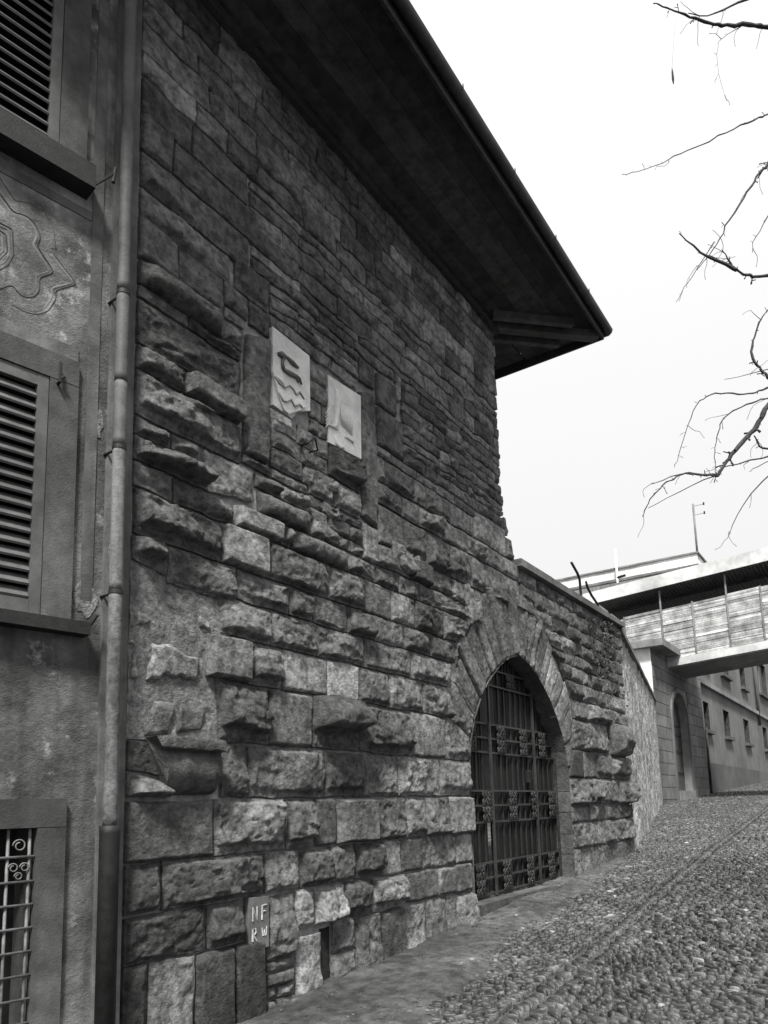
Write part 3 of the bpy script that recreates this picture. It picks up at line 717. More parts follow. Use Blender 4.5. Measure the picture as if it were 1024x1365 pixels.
b = MB(); rel([(470, 700), (500, 715), (525, 730)], .012); rel([(570, 770), (600, 790), (615, 805)], .012); b.build('claws', M_marble, t2, smooth=True)

# ------------------------------------------------------------------ gate
gate = thing('iron_gate', 'dark double gate of planks behind wrought iron bars under the pointed arch', 'gate', (8.75, .22, .62))
def zarch(x):                            # height of the intrados at x
    dx = abs(x - ACX); h = HALF[::-1]
    return float(np.interp(dx, [a for a, z in h[:-1]] , [z for a, z in h[:-1]])) if dx < 1.469 else 1.75
pw = .165; x = 7.18
while x < 10.12:
    if not (8.06 < x + pw / 2 < 8.23):
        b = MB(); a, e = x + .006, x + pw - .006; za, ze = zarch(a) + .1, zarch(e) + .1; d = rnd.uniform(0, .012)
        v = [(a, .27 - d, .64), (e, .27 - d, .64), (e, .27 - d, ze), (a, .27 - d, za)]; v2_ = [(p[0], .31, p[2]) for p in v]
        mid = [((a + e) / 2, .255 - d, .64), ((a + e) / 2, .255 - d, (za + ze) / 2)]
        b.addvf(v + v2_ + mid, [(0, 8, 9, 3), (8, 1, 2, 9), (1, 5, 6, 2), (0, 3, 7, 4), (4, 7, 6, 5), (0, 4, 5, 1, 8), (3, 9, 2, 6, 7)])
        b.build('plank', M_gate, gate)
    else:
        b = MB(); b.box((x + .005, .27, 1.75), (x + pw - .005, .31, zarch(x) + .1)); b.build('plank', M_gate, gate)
    x += pw
def rail(z, r=.011):
    h = [p for p in HALF if p[1] >= 1.75]; dx = 1.47 if z < 1.75 else float(np.interp(z, [p[1] for p in h], [p[0] for p in h]))
    b = MB(); b.box((ACX - dx + .02, .215, z - r), (ACX + dx + .02, .235, z + r)); b.build('rail', M_gbar, gate)
for z in (.645, .82, .99, 1.45, 1.64, 1.81, 2.26, 2.43, 2.60, 3.08, 3.28): rail(z)
for x in (7.24, 8.05, 9.35, 10.06):
    b = MB(); b.box((x - .016, .19, .62), (x + .016, .214, zarch(x) + .02)); b.build('stile', M_gbar, gate)
b = MB()
for i in (-1, 0, 1):
    for k in (-1, 1):
        for r_ in (.034, .017):
            cx, cz = i * .075, k * .042
            b.tube([(cx + r_ * math.cos(q), 0, cz + r_ * math.sin(q)) for q in np.linspace(0, 1.75 * math.pi, 10) + (.7 if r_ < .02 else 0)], .0075, 5)
b.tube([(-.12, 0, -.08), (0, -.004, 0), (.12, 0, .08)], .007, 5); b.tube([(-.12, 0, .08), (0, -.004, 0), (.12, 0, -.08)], .007, 5)
ros = b.build('scroll_ornament', M_gbar, gate, smooth=True, origin=(0, 0, 0)); first = True
for zs, xsr in (((.735, .905), (7.67, 8.36, 9.05, 9.75)), ((1.545, 1.725), (7.9, 8.62, 9.3, 9.88)), ((2.345, 2.515), (7.6, 8.36, 9.02, 9.64)), ((3.18,), (8.7,))):
    for z in zs:
        for x in xsr:
            if first: place(ros, gate, (x, .2, z)); first = False
            else: clone(ros, (x, .2, z), gate)
b = MB(); b.box((9.06, .19, 1.92), (9.16, .212, 2.08)); b.tube([(9.11, .19, 2.05), (9.11, .14, 2.05), (9.11, .14, 1.97)], .008, 6); b.build('lock_plate', M_iron, gate)

for x in np.arange(7.24, 10.1, .165):
    if 8.02 < x < 8.25: continue
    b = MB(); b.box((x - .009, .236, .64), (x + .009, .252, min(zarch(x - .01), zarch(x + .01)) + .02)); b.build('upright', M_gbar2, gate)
gate.location.y -= .05
# yard behind the gate (glimpsed through the slit) and hill terrace
b = MB(); b.box((8, 5.5, 0), (27, 5.8, 3.2)); yw = b.build('yard_wall', M_conc, None); tag(yw, 'pale yard wall glimpsed through the slit in the gate', 'wall')

# ------------------------------------------------------------------ iron posts behind the coping
for (pts, lab) in ((([(12.06, .3, 4.6), (12.06, .3, 5.10), (12.04, .3, 5.38), (11.95, .3, 5.46), (11.69, .3, 5.58)]), 'tall iron post with bent top behind the wall coping'),
                   (([(12.98, .3, 4.6), (12.98, .3, 4.98), (12.93, .3, 5.12), (12.62, .3, 5.22), (12.42, .3, 5.32), (12.36, .3, 5.42)]), 'shorter crooked iron post near the end of wall coping')):
    b = MB(); b.tube(pts, .022, 8); o = b.build('iron_post', M_iron, None, smooth=True); tag(o, lab, 'post', 'posts on the gate wall')
b = MB(); b.box((12.45, .28, 4.6), (12.49, .32, 4.98)); tag(b.build('iron_post', M_iron, None), 'low straight stub of post between two bent posts', 'post', 'posts on the gate wall')

# ------------------------------------------------------------------ roughcast retaining wall that bends away up the street
A0, A1 = np.array([XR + .02, .02]), np.array([29.0, 3.50])
ns, nz_ = 170, 60
ss = np.linspace(0, 1, ns) ** 1.25; P = np.zeros((ns, nz_, 3)); L = np.linalg.norm(A1 - A0); du = (A1 - A0) / L; nn = np.array([du[1], -du[0]])
for i, s in enumerate(ss):
    p = A0 + s * (A1 - A0); zt = 4.62 + s * .72; zb = gz(p[0]) - .3
    zz = np.linspace(zb, zt, nz_)
    off = .05 * fbm(s * L * 3.1 + 0 * zz, zz * 3.1, s=41, o=5) + .03 * fbm(s * L * 11 + 0 * zz, zz * 11, s=43)
    P[i, :, 0] = p[0] + nn[0] * off; P[i, :, 1] = p[1] + nn[1] * off; P[i, :, 2] = zz
rw = thing('retaining_wall', 'rough pebbly plastered wall rising behind the stone gateway', 'wall', (20, 1.5, gz(20)))
b = MB(); b.grid(P)
b.addvf([tuple(P[0, -1]), tuple(P[-1, -1]), (A1[0], A1[1] + .6, 5.34), (A0[0], A0[1] + .6, 4.62)], [(0, 1, 2, 3)])
b.build('face', M_rough, rw, smooth=True, recalc=False)
for k in range(11):
    s0, s1 = k / 11, (k + 1) / 11; p, q = A0 + s0 * (A1 - A0) + du * .01, A0 + s1 * (A1 - A0) - du * .01
    b = MB(); z0, z1 = 4.62 + s0 * .72, 4.62 + s1 * .72; o = np.array([*(p + nn * .07), z0 + rnd.uniform(0, .02)])
    b.obox(o, (*(q - p), z1 - z0), (-nn[0] * .5, -nn[1] * .5, 0), (0, 0, .09)); b.build('coping_slab', M_coping, rw)

# ------------------------------------------------------------------ building with the arched door
DY = 3.45; dx0, dx1, dzt = 28.75, 37.2, 7.35
db = thing('door_building', 'low ashlar building with tall arched doorway beyond the rough wall', 'building', (32, DY, gz(32)))
b = MB()
ddx0, ddx1, dsp, dap = 31.25, 33.95, 4.9, 6.05; dc = (ddx0 + ddx1) / 2
darc = [(ddx0, 1.3), (ddx0, dsp)] + [(dc - (ddx1 - ddx0) / 2 * math.cos(q), dsp + (dap - dsp) * math.sin(q)) for q in np.linspace(0, math.pi, 13)][1:-1] + [(ddx1, dsp), (ddx1, 1.3)]
def strp(lo, up, y):
    for i in range(len(lo) - 1): b.addvf([(lo[i][0], y, lo[i][1]), (lo[i + 1][0], y, lo[i + 1][1]), (up[i + 1][0], y, up[i + 1][1]), (up[i][0], y, up[i][1])], [(0, 1, 2, 3)])
strp([(dx0, .5), (ddx0, .5)], [(dx0, dzt), (ddx0, dzt)], DY); strp(darc, [(p[0], dzt) for p in darc], DY); strp([(ddx1, .5), (dx1, .5)], [(ddx1, dzt), (dx1, dzt)], DY)
for i in range(len(darc) - 1): b.addvf([(darc[i][0], DY, darc[i][1]), (darc[i + 1][0], DY, darc[i + 1][1]), (darc[i + 1][0], DY + .3, darc[i + 1][1]), (darc[i][0], DY + .3, darc[i][1])], [(0, 1, 2, 3)])
b.addvf([(dx1, DY, .5), (dx1, 9, .5), (dx1, 9, dzt), (dx1, DY, dzt)], [(0, 1, 2, 3)])
b.build('wall', M_conc, db, recalc=False)
b = MB(); b.box((dx0 - .02, DY, .5), (dx0, 9, dzt)); b.build('white_side', M_white, db)  # side face in a much paler colour than the ashlar front
zc = 1.2; rowi = 0
while zc < dzt - .05:
    ze = min(zc + .46, dzt); xx = dx0 + (0 if rowi % 2 else -.6); big = zc < 2.9
    while xx < dx1:
        a, e = max(xx, dx0), min(xx + 1.25, dx1); xx += 1.25
        for (p, q) in ((a, min(e, ddx0 - .22)), (max(a, ddx1 + .22), e)) if zc < dap + .1 else ((a, e),):
            if q - p > .1:
                mb = MB(); mb.box((p + .012, DY - .03, zc + .012), (q - .012, DY + .02, ze - .012)); mb.build('ashlar_block', M_ashlar, db)
    zc = ze; rowi += 1
b = MB()                                  # door surround following the arch
for i in range(len(darc) - 1):
    (a, c), (e, f) = darc[i], darc[i + 1]
    def outp(p):
        v = np.array([p[0] - dc, max(p[1] - dsp, 0)]); 
        if p[1] <= dsp: v = np.array([np.sign(p[0] - dc), 0.])
        v = v / np.linalg.norm(v); return p[0] + v[0] * .2, p[1] + v[1] * .2
    (a2, c2), (e2, f2) = outp((a, c)), outp((e, f))
    b.addvf([(a, DY - .06, c), (e, DY - .06, f), (e2, DY - .06, f2), (a2, DY - .06, c2), (a, DY - .001, c), (e, DY - .001, f), (e2, DY, f2), (a2, DY, c2)], [(0, 1, 2, 3), (0, 4, 5, 1), (3, 2, 6, 7)])
b.build('door_surround', M_farpl, db, recalc=False)
b = MB(); b.prism([(dc + (p[0] - dc) * 1.03, 1.3 + (p[1] - 1.3) * 1.01) for p in darc], DY + .302, DY + .36, lambda a, z, d: (a, d, z)); door = b.build('door', M_win, db)
for z in (2.7, 3.6, 4.3, 4.7): 
    b = MB(); b.box((ddx0 + .1, DY + .27, z), (ddx1 - .1, DY + .3, z + .08)); b.build('door_rail', M_gate, door)
b = MB(); b.box((ddx0, DY - .1, 1.4), (ddx1, DY + .3, 2.0)); b.build('step', M_conc, db)
b = MB(); b.box((dx0 - .35, DY - .55, dzt), (33.4, 9, dzt + .26)); b.build('roof_slab', M_conc, db)

# ------------------------------------------------------------------ long far building
FY = 3.6; fx0, fx1, fzt = 37.2, 75., 12.6
fb = thing('long_house', 'long plastered house with rows of small windows at the top of the street', 'house', (50, FY, gz(50)))
wins = [(38.3, 39.6, 4.94, 6.34), (43.3, 45.0, 4.94, 6.38), (49.7, 51.6, 4.94, 6.42), (57.5, 59.4, 4.94, 6.5), (65, 67, 4.94, 6.5),
        (43.6, 46.1, 8.42, 9.95), (50.0, 52.0, 8.42, 9.95), (57.6, 61.9, 8.9, 11.3), (66, 68, 8.42, 9.95), (38.6, 40.2, 8.42, 9.95)]
b = MB()
xc = sorted({fx0, fx1, *[w[0] for w in wins], *[w[1] for w in wins]}); zc_ = sorted({.8, fzt, *[w[2] for w in wins], *[w[3] for w in wins]})
for i in range(len(xc) - 1):
    for j in range(len(zc_) - 1):
        mx_, mz_ = (xc[i] + xc[i + 1]) / 2, (zc_[j] + zc_[j + 1]) / 2
        if any(w[0] < mx_ < w[1] and w[2] < mz_ < w[3] for w in wins): continue
        b.addvf([(xc[i], FY, zc_[j]), (xc[i + 1], FY, zc_[j]), (xc[i + 1], FY, zc_[j + 1]), (xc[i], FY, zc_[j + 1])], [(0, 1, 2, 3)])
b.addvf([(fx0, FY, .8), (fx0, 12, .8), (fx0, 12, fzt), (fx0, FY, fzt)], [(0, 1, 2, 3)]); b.addvf([(fx0, FY, fzt), (fx1, FY, fzt), (fx1, 12, fzt), (fx0, 12, fzt)], [(0, 1, 2, 3)])
b.build('wall', M_farpl, fb, recalc=False)
for (a, e, z0, z1) in wins:
    b = MB(); b.box((a, FY + .22, z0), (e, FY + .26, z1))
    for (p, q) in (((a, FY, z0), (a, FY + .219, z1)), ((e, FY, z0), (e, FY + .219, z1))): b.addvf([p, (p[0], q[1], p[2]), q, (p[0], p[1], q[2])], [(0, 1, 2, 3)])
    b.addvf([(a, FY, z1), (e, FY, z1), (e, FY + .219, z1), (a, FY + .219, z1)], [(0, 1, 2, 3)])
    w = b.build('window', M_win, fb)
    b = MB(); b.box((a - .15, FY - .2, z0 - .18), (e + .15, FY + .25, z0 - .01)); b.build('sill', M_farpl2, w)
    b = MB(); b.box(((a + e) / 2 - .05, FY + .18, z0), ((a + e) / 2 + .05, FY + .22, z1)); b.build('window_bar', M_post, w)
b = MB(); b.box((fx0, FY - .18, 7.1), (fx1, FY, 7.32)); b.build('string_course', M_conc, fb)
b = MB(); b.addvf([(fx0, FY - .05, .8), (fx1, FY - .05, .8), (fx1, FY - .05, 3.3), (fx0, FY - .05, 3.36), (fx1, FY, 3.3), (fx0, FY, 3.36)], [(0, 1, 2, 3), (3, 2, 4, 5)]); b.build('plinth', M_farpl2, fb, recalc=False)
b = MB(); b.tube([(55.4, FY - .14, 12), (55.4, FY - .14, 6.4)], .09, 8); b.build('downpipe', M_farpl2, fb, smooth=True)
b = MB(); b.tube([(37.9, FY - .12, 5.0), (37.9, FY - .12, 1.6)], .06, 8); b.build('downpipe', M_win, fb, smooth=True)

# ------------------------------------------------------------------ covered footbridge over the street
BX = 31.2; by0, by1 = -7.0, 7.2
br = thing('covered_footbridge', 'covered footbridge with reed screens and corrugated roof crossing above the street', 'footbridge', (BX + 1.5, 0, gz(BX)))
sl_ = -.07                                 # it climbs a little towards the right
def bz(y, z): return z + sl_ * (y - 3)
def ybox(b, x0, x1, y0, y1, z0, z1): b.obox((x0, y0, bz(y0, z0)), (x1 - x0, 0, 0), (0, y1 - y0, sl_ * (y1 - y0)), (0, 0, z1 - z0))
b = MB(); ybox(b, BX, BX + 3.2, by0, 4.2, 6.93, 7.05); b.build('deck', M_conc, br)
b = MB(); ybox(b, BX - .05, BX + .2, by0, 3.6, 6.98, 7.28); b.build('edge_beam', mat('beam_paint', .36, .5, 3, .85, .1, 30), br)
pys = [5.03, 3.52, 2.30, 1.02, -.18, -1.45, -2.7, -3.95, -5.2, -6.4]
for k in range(len(pys) - 1):
    ya, yb = pys[k + 1] + .03, pys[k] - .03; b = MB(); zz = 7.30
    while zz < 9.36:
        h = rnd.uniform(.05, .12); ybox(b, BX + rnd.uniform(0, .03), BX + .05, ya, yb, zz, zz + h - .008); zz += h; b.t += [math.exp(rnd.gauss(0, .22))] * 8
    b.build('reed_panel', M_reed, br)
b = MB(); zz = 7.6
while zz < 9.36:
    h = rnd.uniform(.05, .12); ybox(b, BX + .03, BX + .06, 5.06, 6.4, zz, zz + h - .008); zz += h; b.t += [math.exp(rnd.gauss(0, .22))] * 8
b.build('reed_panel', M_reed, br)
for k, y in enumerate(pys):
    b = MB(); ybox(b, BX - .03, BX + .02, y - .03, y + .03, 7.2, 10.2 if k % 2 else 9.45); b.build('post', M_post, br)
    b = MB(); ybox(b, BX + 2.7, BX + 2.76, y - .03, y + .03, 7.0, 10.1); b.build('post', M_post, br)
yy = np.linspace(by0, 6.1, 560); Pg = np.zeros((2, 560, 3))
for i, (xx, dz) in enumerate(((BX - .25, 0.), (BX + 3.4, -.15))):
    Pg[i, :, 0] = xx; Pg[i, :, 1] = yy; Pg[i, :, 2] = bz(yy, 10.33 + dz) + .035 * np.sin(yy * 2 * math.pi / .14)
b = MB(); b.grid(Pg); b.build('corrugated_roof', M_sheet, br, smooth=True, recalc=False)
b = MB(); ybox(b, BX - .32, BX - .25, by0, 6.9, 10.26, 10.78); b.build('fascia', mat('fascia_paint', .36, .5, 3, .8, .1, 30), br)
b = MB(); ybox(b, BX + 1.4, BX + 1.5, by0, 6.1, 10.12, 10.24); b.build('purlin', M_dark, br)
b = MB(); ybox(b, BX + 3.3, BX + 3.4, by0, 6.1, 7.0, 9.3); b.build('back_screen', M_sheet, br)

# ------------------------------------------------------------------ white terrace house behind the bridge, with a mast
th = thing('terrace_house', 'white house with flat overhanging roof slab behind the footbridge', 'house', (50, 10, gz(50)))
b = MB(); b.box((45.6, 5.2, 2), (58, 16, 15.1)); b.build('wall', M_white, th)
b = MB(); b.box((45, 4.5, 15.15), (59, 17, 15.75)); b.build('roof_slab', M_white, th)
b = MB(); b.box((44.9, 4.4, 15.74), (59, 17, 15.84)); b.build('roof_edge', M_post, th)
mast = thing('antenna_mast', 'thin mast with small insulators on the white roof', 'mast', (45.4, 4.55, 15.84))
b = MB(); b.tube([(45.4, 4.55, 15.5), (45.4, 4.55, 18.9)], .06, 8); b.build('pole', M_post, mast, smooth=True)
for z in (18.2, 18.75):
    b = MB(); b.tube([(45.4, 4.5, z), (45.4, 3.95, z)], .012, 6); b.build('crossarm', M_iron, mast)
    b = MB(); b.tube([(45.4, 3.97, z - .06), (45.4, 3.97, z + .1)], .045, 6); b.build('insulator', M_iron, mast)
pole2 = thing('white_pole', 'slim white pole standing before the terrace roof', 'pole', (44.6, 9.05, 15))
b = MB(); b.tube([(44.6, 9.05, 12.), (44.6, 9.05, 16.9)], .06, 8); b.build('shaft', M_white, pole2, smooth=True)
b = MB(); b.tube([(44.6, 9.05, 15.1), (44.6, 8.55, 15.15)], .08, 6); b.build('bracket', M_iron, pole2)

# ------------------------------------------------------------------ plastered house at the left
ang = math.radians(10.1); HP = np.array([2.80, 0.0]); HU = np.array([-math.cos(ang), math.sin(ang)]); HN = np.array([-math.sin(ang), -math.cos(ang)])
def H(s, z, d=0.):                        # s metres to the left of the corner, d metres proud of the plaster
    p = HP + HU * s + HN * d; return (p[0], p[1], z)
house = thing('plaster_house', 'plastered house with louvred shutters and sgraffito ornament at the left', 'house', (2.0, .2, .1))
holes = [(.50, 1.62, 5.66, 7.3), (.50, 1.62, 2.76, 4.2), (.475, 1.55, .2, 1.59)]
sg = np.unique(np.r_[np.linspace(0, 2.2, 56), [h[0] for h in holes], [h[1] for h in holes], 6.]); zg = np.unique(np.r_[np.linspace(-.5, 8.6, 160), [h[2] for h in holes], [h[3] for h in holes], 11.])
b = MB(); idx = {}
for i, s in enumerate(sg):
    for j, z in enumerate(zg):
        d = .006 * float(fbm(s * 3, z * 3, s=51)); idx[i, j] = len(b.v); b.v.append(H(s, z, d))
for i in range(len(sg) - 1):
    for j in range(len(zg) - 1):
        ms, mz = (sg[i] + sg[i + 1]) / 2, (zg[j] + zg[j + 1]) / 2
        if any(h[0] < ms < h[1] and h[2] < mz < h[3] for h in holes): continue
        b.f.append((idx[i, j], idx[i, j + 1], idx[i + 1, j + 1], idx[i + 1, j]))
b.addvf([H(6, -.5), H(6, 11), H(6, 11, -6), H(6, -.5, -6)], [(0, 1, 2, 3)]); b.addvf([H(0, 11), H(6, 11), H(6, 11, -6), H(0, 11, -6)], [(0, 1, 2, 3)]); b.addvf([H(0, 8), H(0, 11), H(0, 11, -6), H(0, 8, -6)], [(0, 1, 2, 3)])
hwall = b.build('wall', M_plaster, house, smooth=True, recalc=False)
def hbox(name, m_, s0, s1, z0, z1, d0, d1, parent):
    b = MB(); o = np.array(H(s0, z0, d0)); b.obox(o, np.array(H(s1, z0, d0)) - o, np.array(H(s0, z0, d1)) - o, (0, 0, z1 - z0)); return b.build(name, m_, parent)
hbox('corner_strip', M_band, -.02, .14, -.3, 8.6, -.02, .028, house)
hbox('painted_band', M_band, .20, .27, 2.9, 8.6, -.02, .006, house)
hbox('painted_band', M_band, .33, 1.8, 4.375, 4.46, -.02, .007, house)
hbox('painted_band', M_band, .275, 1.8, 5.36, 5.42, -.02, .007, house)
def shutterwin(z0, z1, sill, name_sill=True, frame=True):
    # stone surround
    if frame:
        hbox('lintel', M_frame, .33, 1.8, z1, z1 + .16, -.03, .03, house)
        hbox('jamb', M_frame, .33, .498, z0 - .0, z1 - .002, -.03, .028, house); hbox('jamb', M_frame, 1.622, 1.8, z0, z1 - .002, -.03, .028, house)
    hbox('window_recess', M_iron, .45, 1.68, z0 - .05, z1 + .05, -.16, -.12, house)
    for (a, e) in ((.503, 1.055), (1.065, 1.617)):
        leaf = hbox('shutter', M_shut, a, a + .062, z0 + .004, z1 - .004, -.02, .022, house)
        hbox('stile', M_shut, e - .062, e, z0 + .004, z1 - .004, -.02, .022, leaf)
        hbox('rail', M_shut, a + .063, e - .063, z0 + .004, z0 + .085, -.018, .020, leaf); hbox('rail', M_shut, a + .063, e - .063, z1 - .075, z1 - .004, -.018, .020, leaf)
        n = int((z1 - z0 - .16) / .075); fs = None
        for k in range(n):
            z = z0 + .09 + k * (z1 - z0 - .17) / n
            b = MB(); pts = [H(a + .063, z + .058, -.030), H(a + .063, z + .068, -.024), H(a + .063, z + .012, .019), H(a + .063, z + .0, .013)]; pt2 = [H(e - .063, p[2], 0) for p in pts]
            o0 = np.array(H(a + .063, 0)); o1 = np.array(H(e - .063, 0)); dv = o1 - o0
            b.addvf(pts + [tuple(np.array(p) + np.array([dv[0], dv[1], 0])) for p in pts], [(0, 1, 2, 3), (7, 6, 5, 4), (0, 4, 5, 1), (1, 5, 6, 2), (2, 6, 7, 3), (3, 7, 4, 0)])
            if fs is None: fs = b.build('slat', M_shut, leaf); c0 = worg(fs)
            else: clone(fs, (c0[0], c0[1], c0[2] + k * (z1 - z0 - .17) / n), leaf)
    hbox('sill', M_iron, sill[0], 1.9, z0 - sill[1], z0 - .012, -.02, sill[2], house)
shutterwin(2.76, 4.20, (.245, .085, .10)); shutterwin(5.66, 7.30, (.31, .17, .13))
# shutter hooks
b = MB(); b.tube([H(.31, 5.52, .12), H(.20, 5.66, .13), H(.18, 5.70, .13)], .008, 6); b.tube([H(.20, 5.60, .13), H(.185, 5.71, .13)], .012, 6); b.build('hook', M_iron, house)
b = MB(); b.tube([H(.26, 2.70, .06), H(.21, 2.80, .10)], .012, 6); b.build('hook', M_iron, house)
b = MB(); b.tube([H(.455, 4.17, .028), H(.455, 4.17, .06), H(.455, 4.29, .06)], .010, 6); b.tube([H(.455, 4.19, .06), H(.43, 4.21, .07)], .009, 6); b.build('latch', M_iron, house)
# ground floor window: stone frame and white grille
hbox('lintel', M_frame, .32, 1.75, 1.592, 1.745, -.03, .035, house); hbox('jamb', M_frame, .32, .473, -.2, 1.59, -.03, .033, house); hbox('jamb', M_frame, 1.552, 1.75, -.2, 1.59, -.03, .033, house)
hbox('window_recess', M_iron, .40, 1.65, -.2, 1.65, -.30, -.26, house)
hbox('reveal', M_frame, .455, .474, -.2, 1.59, -.28, -.035, house); hbox('reveal', M_frame, .474, 1.55, 1.592, 1.61, -.28, -.035, house)
grl = thing('window_grille', 'pale painted iron grille with scroll in the ground floor window', 'grille', H(.9, .2, 0))
for s in (.50, .61, .74, .87, 1.0, 1.13, 1.26, 1.39, 1.5):
    b = MB(); b.tube([H(s, .0, .0), H(s, 1.59, .0)], .0085, 7); b.build('upright', M_bars, grl, smooth=True)
for z in (.35, .47, .59, .71, .83, .95, 1.07, 1.19, 1.31, 1.44):
    b = MB(); b.tube([H(.47, z, .010), H(1.55, z, .010)], .0075, 6); b.build('crossbar', M_bars, grl, smooth=True)
for k, (cs_, cz, r) in enumerate([(.555, 1.50, .035), (.525, 1.385, .026), (.582, 1.385, .026), (.555, 1.34, .022), (.80, 1.50, .035), (.80, 1.385, .03)]):
    b = MB(); b.tube([H(cs_ + r * (1 - q / 14) * math.cos(q), cz + r * (1 - q / 14) * math.sin(q), .012) for q in np.linspace(0, 8, 22)], .004, 5); b.build('scroll', M_bars, grl, smooth=True)
# sgraffito ornament: raised dark line work between the windows
def hz_(x, y):
    d = ray(x, y); n3 = np.array([HN[0], HN[1], 0]); P0 = np.array([HP[0], HP[1], 0]) + n3 * .008
    t = ((P0 - CAM) @ n3) / (d @ n3); p = CAM + d * t; return float((p[:2] - HP) @ HU), float(p[2])
SG = [  # zoom pixels / 2.926
    ([(0, 750), (30, 790), (55, 830), (90, 830), (130, 855), (155, 895), (160, 935), (140, 945), (175, 1000), (215, 1060), (150, 1080), (160, 1120), (140, 1155), (100, 1160), (70, 1140), (50, 1105), (0, 1125)], .008),
    ([(0, 690), (60, 780), (120, 790), (180, 830), (212, 900), (220, 970)], .006), ([(215, 990), (250, 1040), (303, 1105), (215, 1130), (222, 1160), (190, 1210), (150, 1225), (100, 1215), (50, 1185)], .006),
    ([(0, 865), (50, 890), (55, 990), (35, 1030), (0, 1050)], .006), ([(0, 895), (25, 910), (30, 980), (0, 1010)], .005)]
for pl, w in SG:
    P_ = resample([hz_(x / 2.926, y / 2.926) for x, y in pl], 60); b = MB()
    for _ in range(3): P_[1:-1] = (P_[:-2] + 2 * P_[1:-1] + P_[2:]) / 4
    b.tube([H(s, z, -.001) for s, z in P_], w * .7, 5); b.build('ornament_line', M_sgraf, house, smooth=True)
    cen = np.array([.95, 4.85]); Q_ = P_ + (cen - P_) / np.linalg.norm(cen - P_, axis=1)[:, None] * .022
    b = MB(); b.tube([H(s, z, -.0135) for s, z in Q_], .0165, 6); b.build('ornament_band', M_pale, house, smooth=True)
    P2_ = P_.copy(); 
# patches of fallen plaster and a bulge of stained render
for (s0, z0, ws, wz) in [(.21, 4.02, .05, .12), (.24, 2.92, .07, .12), (.10, 3.2, .02, .10)]:
    ring = [(s0 + ws * math.cos(q) * rnd.uniform(.6, 1.2), z0 + wz * math.sin(q) * rnd.uniform(.6, 1.2)) for q in np.linspace(0, 2 * math.pi, 15)[:-1]]
    b = MB(); b.prism(ring, -.01, (.032 if s0 < .15 else .005), lambda a, z, d: H(a, z, d)); b.build('plaster_patch', M_rubblem, house)

# ------------------------------------------------------------------ downpipe between house and tower
dp = thing('downpipe', 'weathered zinc downpipe with collars between plaster house and stone tower', 'downpipe', (2.65, -.12, .1))
R_ = .039; PX, PY = 2.655, -.12
for z0, z1, mm in ((1.585, 2.95, M_pipe2), (2.95, 3.85, M_pipe2), (3.85, 4.27, M_pipe), (4.27, 4.88, M_pipe), (4.88, 7.12, M_pipe)):
    b = MB(); b.tube([(PX, PY, z0), (PX, PY, z0 + .05), (PX, PY, z1 - .05), (PX, PY, z1 + .03)], [R_ + .001, R_, R_, R_ - .003], 20); b.build('pipe_length', mm, dp, smooth=True)
b = MB(); b.tube([(PX, PY, 7.10), (PX, PY, 7.2), (PX + .05, PY - .12, 7.3), (PX + .35, -1.1, 7.75), (PX + .4, -1.28, 7.95)], [R_, R_, R_, R_, R_], 16); b.build('swan_neck', M_pipe, dp, smooth=True)
for z in (4.86, 2.94, 3.84):
    b = MB(); b.tube([(PX, PY, z - .012), (PX, PY, z + .012)], R_ + .003, 20); b.tube([(PX, PY + .03, z), (PX + .0, .06, z)], .008, 6); b.build('collar', M_iron, dp)
b = MB(); b.tube([(PX, PY, -.3), (PX, PY, 1.55), (PX, PY, 1.59)], [.055, .055, .058], 20); b.build('iron_foot', M_iron, dp, smooth=True)

# ------------------------------------------------------------------ ivy on the parapet
iv = thing('ivy_plant', 'sparse dark creeper trailing down the gate wall below the coping', 'plant', (12.2, -.05, 3.2))
b = MB(); fl = MB(); r2 = random.Random(3)
for k in range(12):
    x = r2.gauss(12.05, .4); x = min(max(x, 11.0), 12.95); z = r2.uniform(4.3, 4.66); pts = [(x, -.05, z)]; ln = r2.uniform(.3, 1.3)
    for q in range(6):
        x += r2.uniform(-.06, .06); z -= ln / 6; pts.append((x, -.07 - r2.uniform(0, .06), z))
    b.tube(pts, [.007, .006, .006, .005, .004, .003, .002], 4)
    for p in pts:
        for _ in range(4):
            c = np.array(p) + np.array([r2.gauss(0, .07), -abs(r2.gauss(0, .03)), r2.gauss(0, .07)]); u_ = np.array([r2.gauss(0, 1) for _ in range(3)]); u_ /= np.linalg.norm(u_); w_ = np.cross(u_, [r2.gauss(0, 1) for _ in range(3)]); w_ /= np.linalg.norm(w_); l = r2.uniform(.015, .035)
            fl.addvf([c - u_ * l, c + w_ * l * .6, c + u_ * l, c - w_ * l * .6], [(0, 1, 2, 3)])
b.build('stems', M_bark, iv); lo = fl.build('foliage', M_leaf, iv, recalc=False)

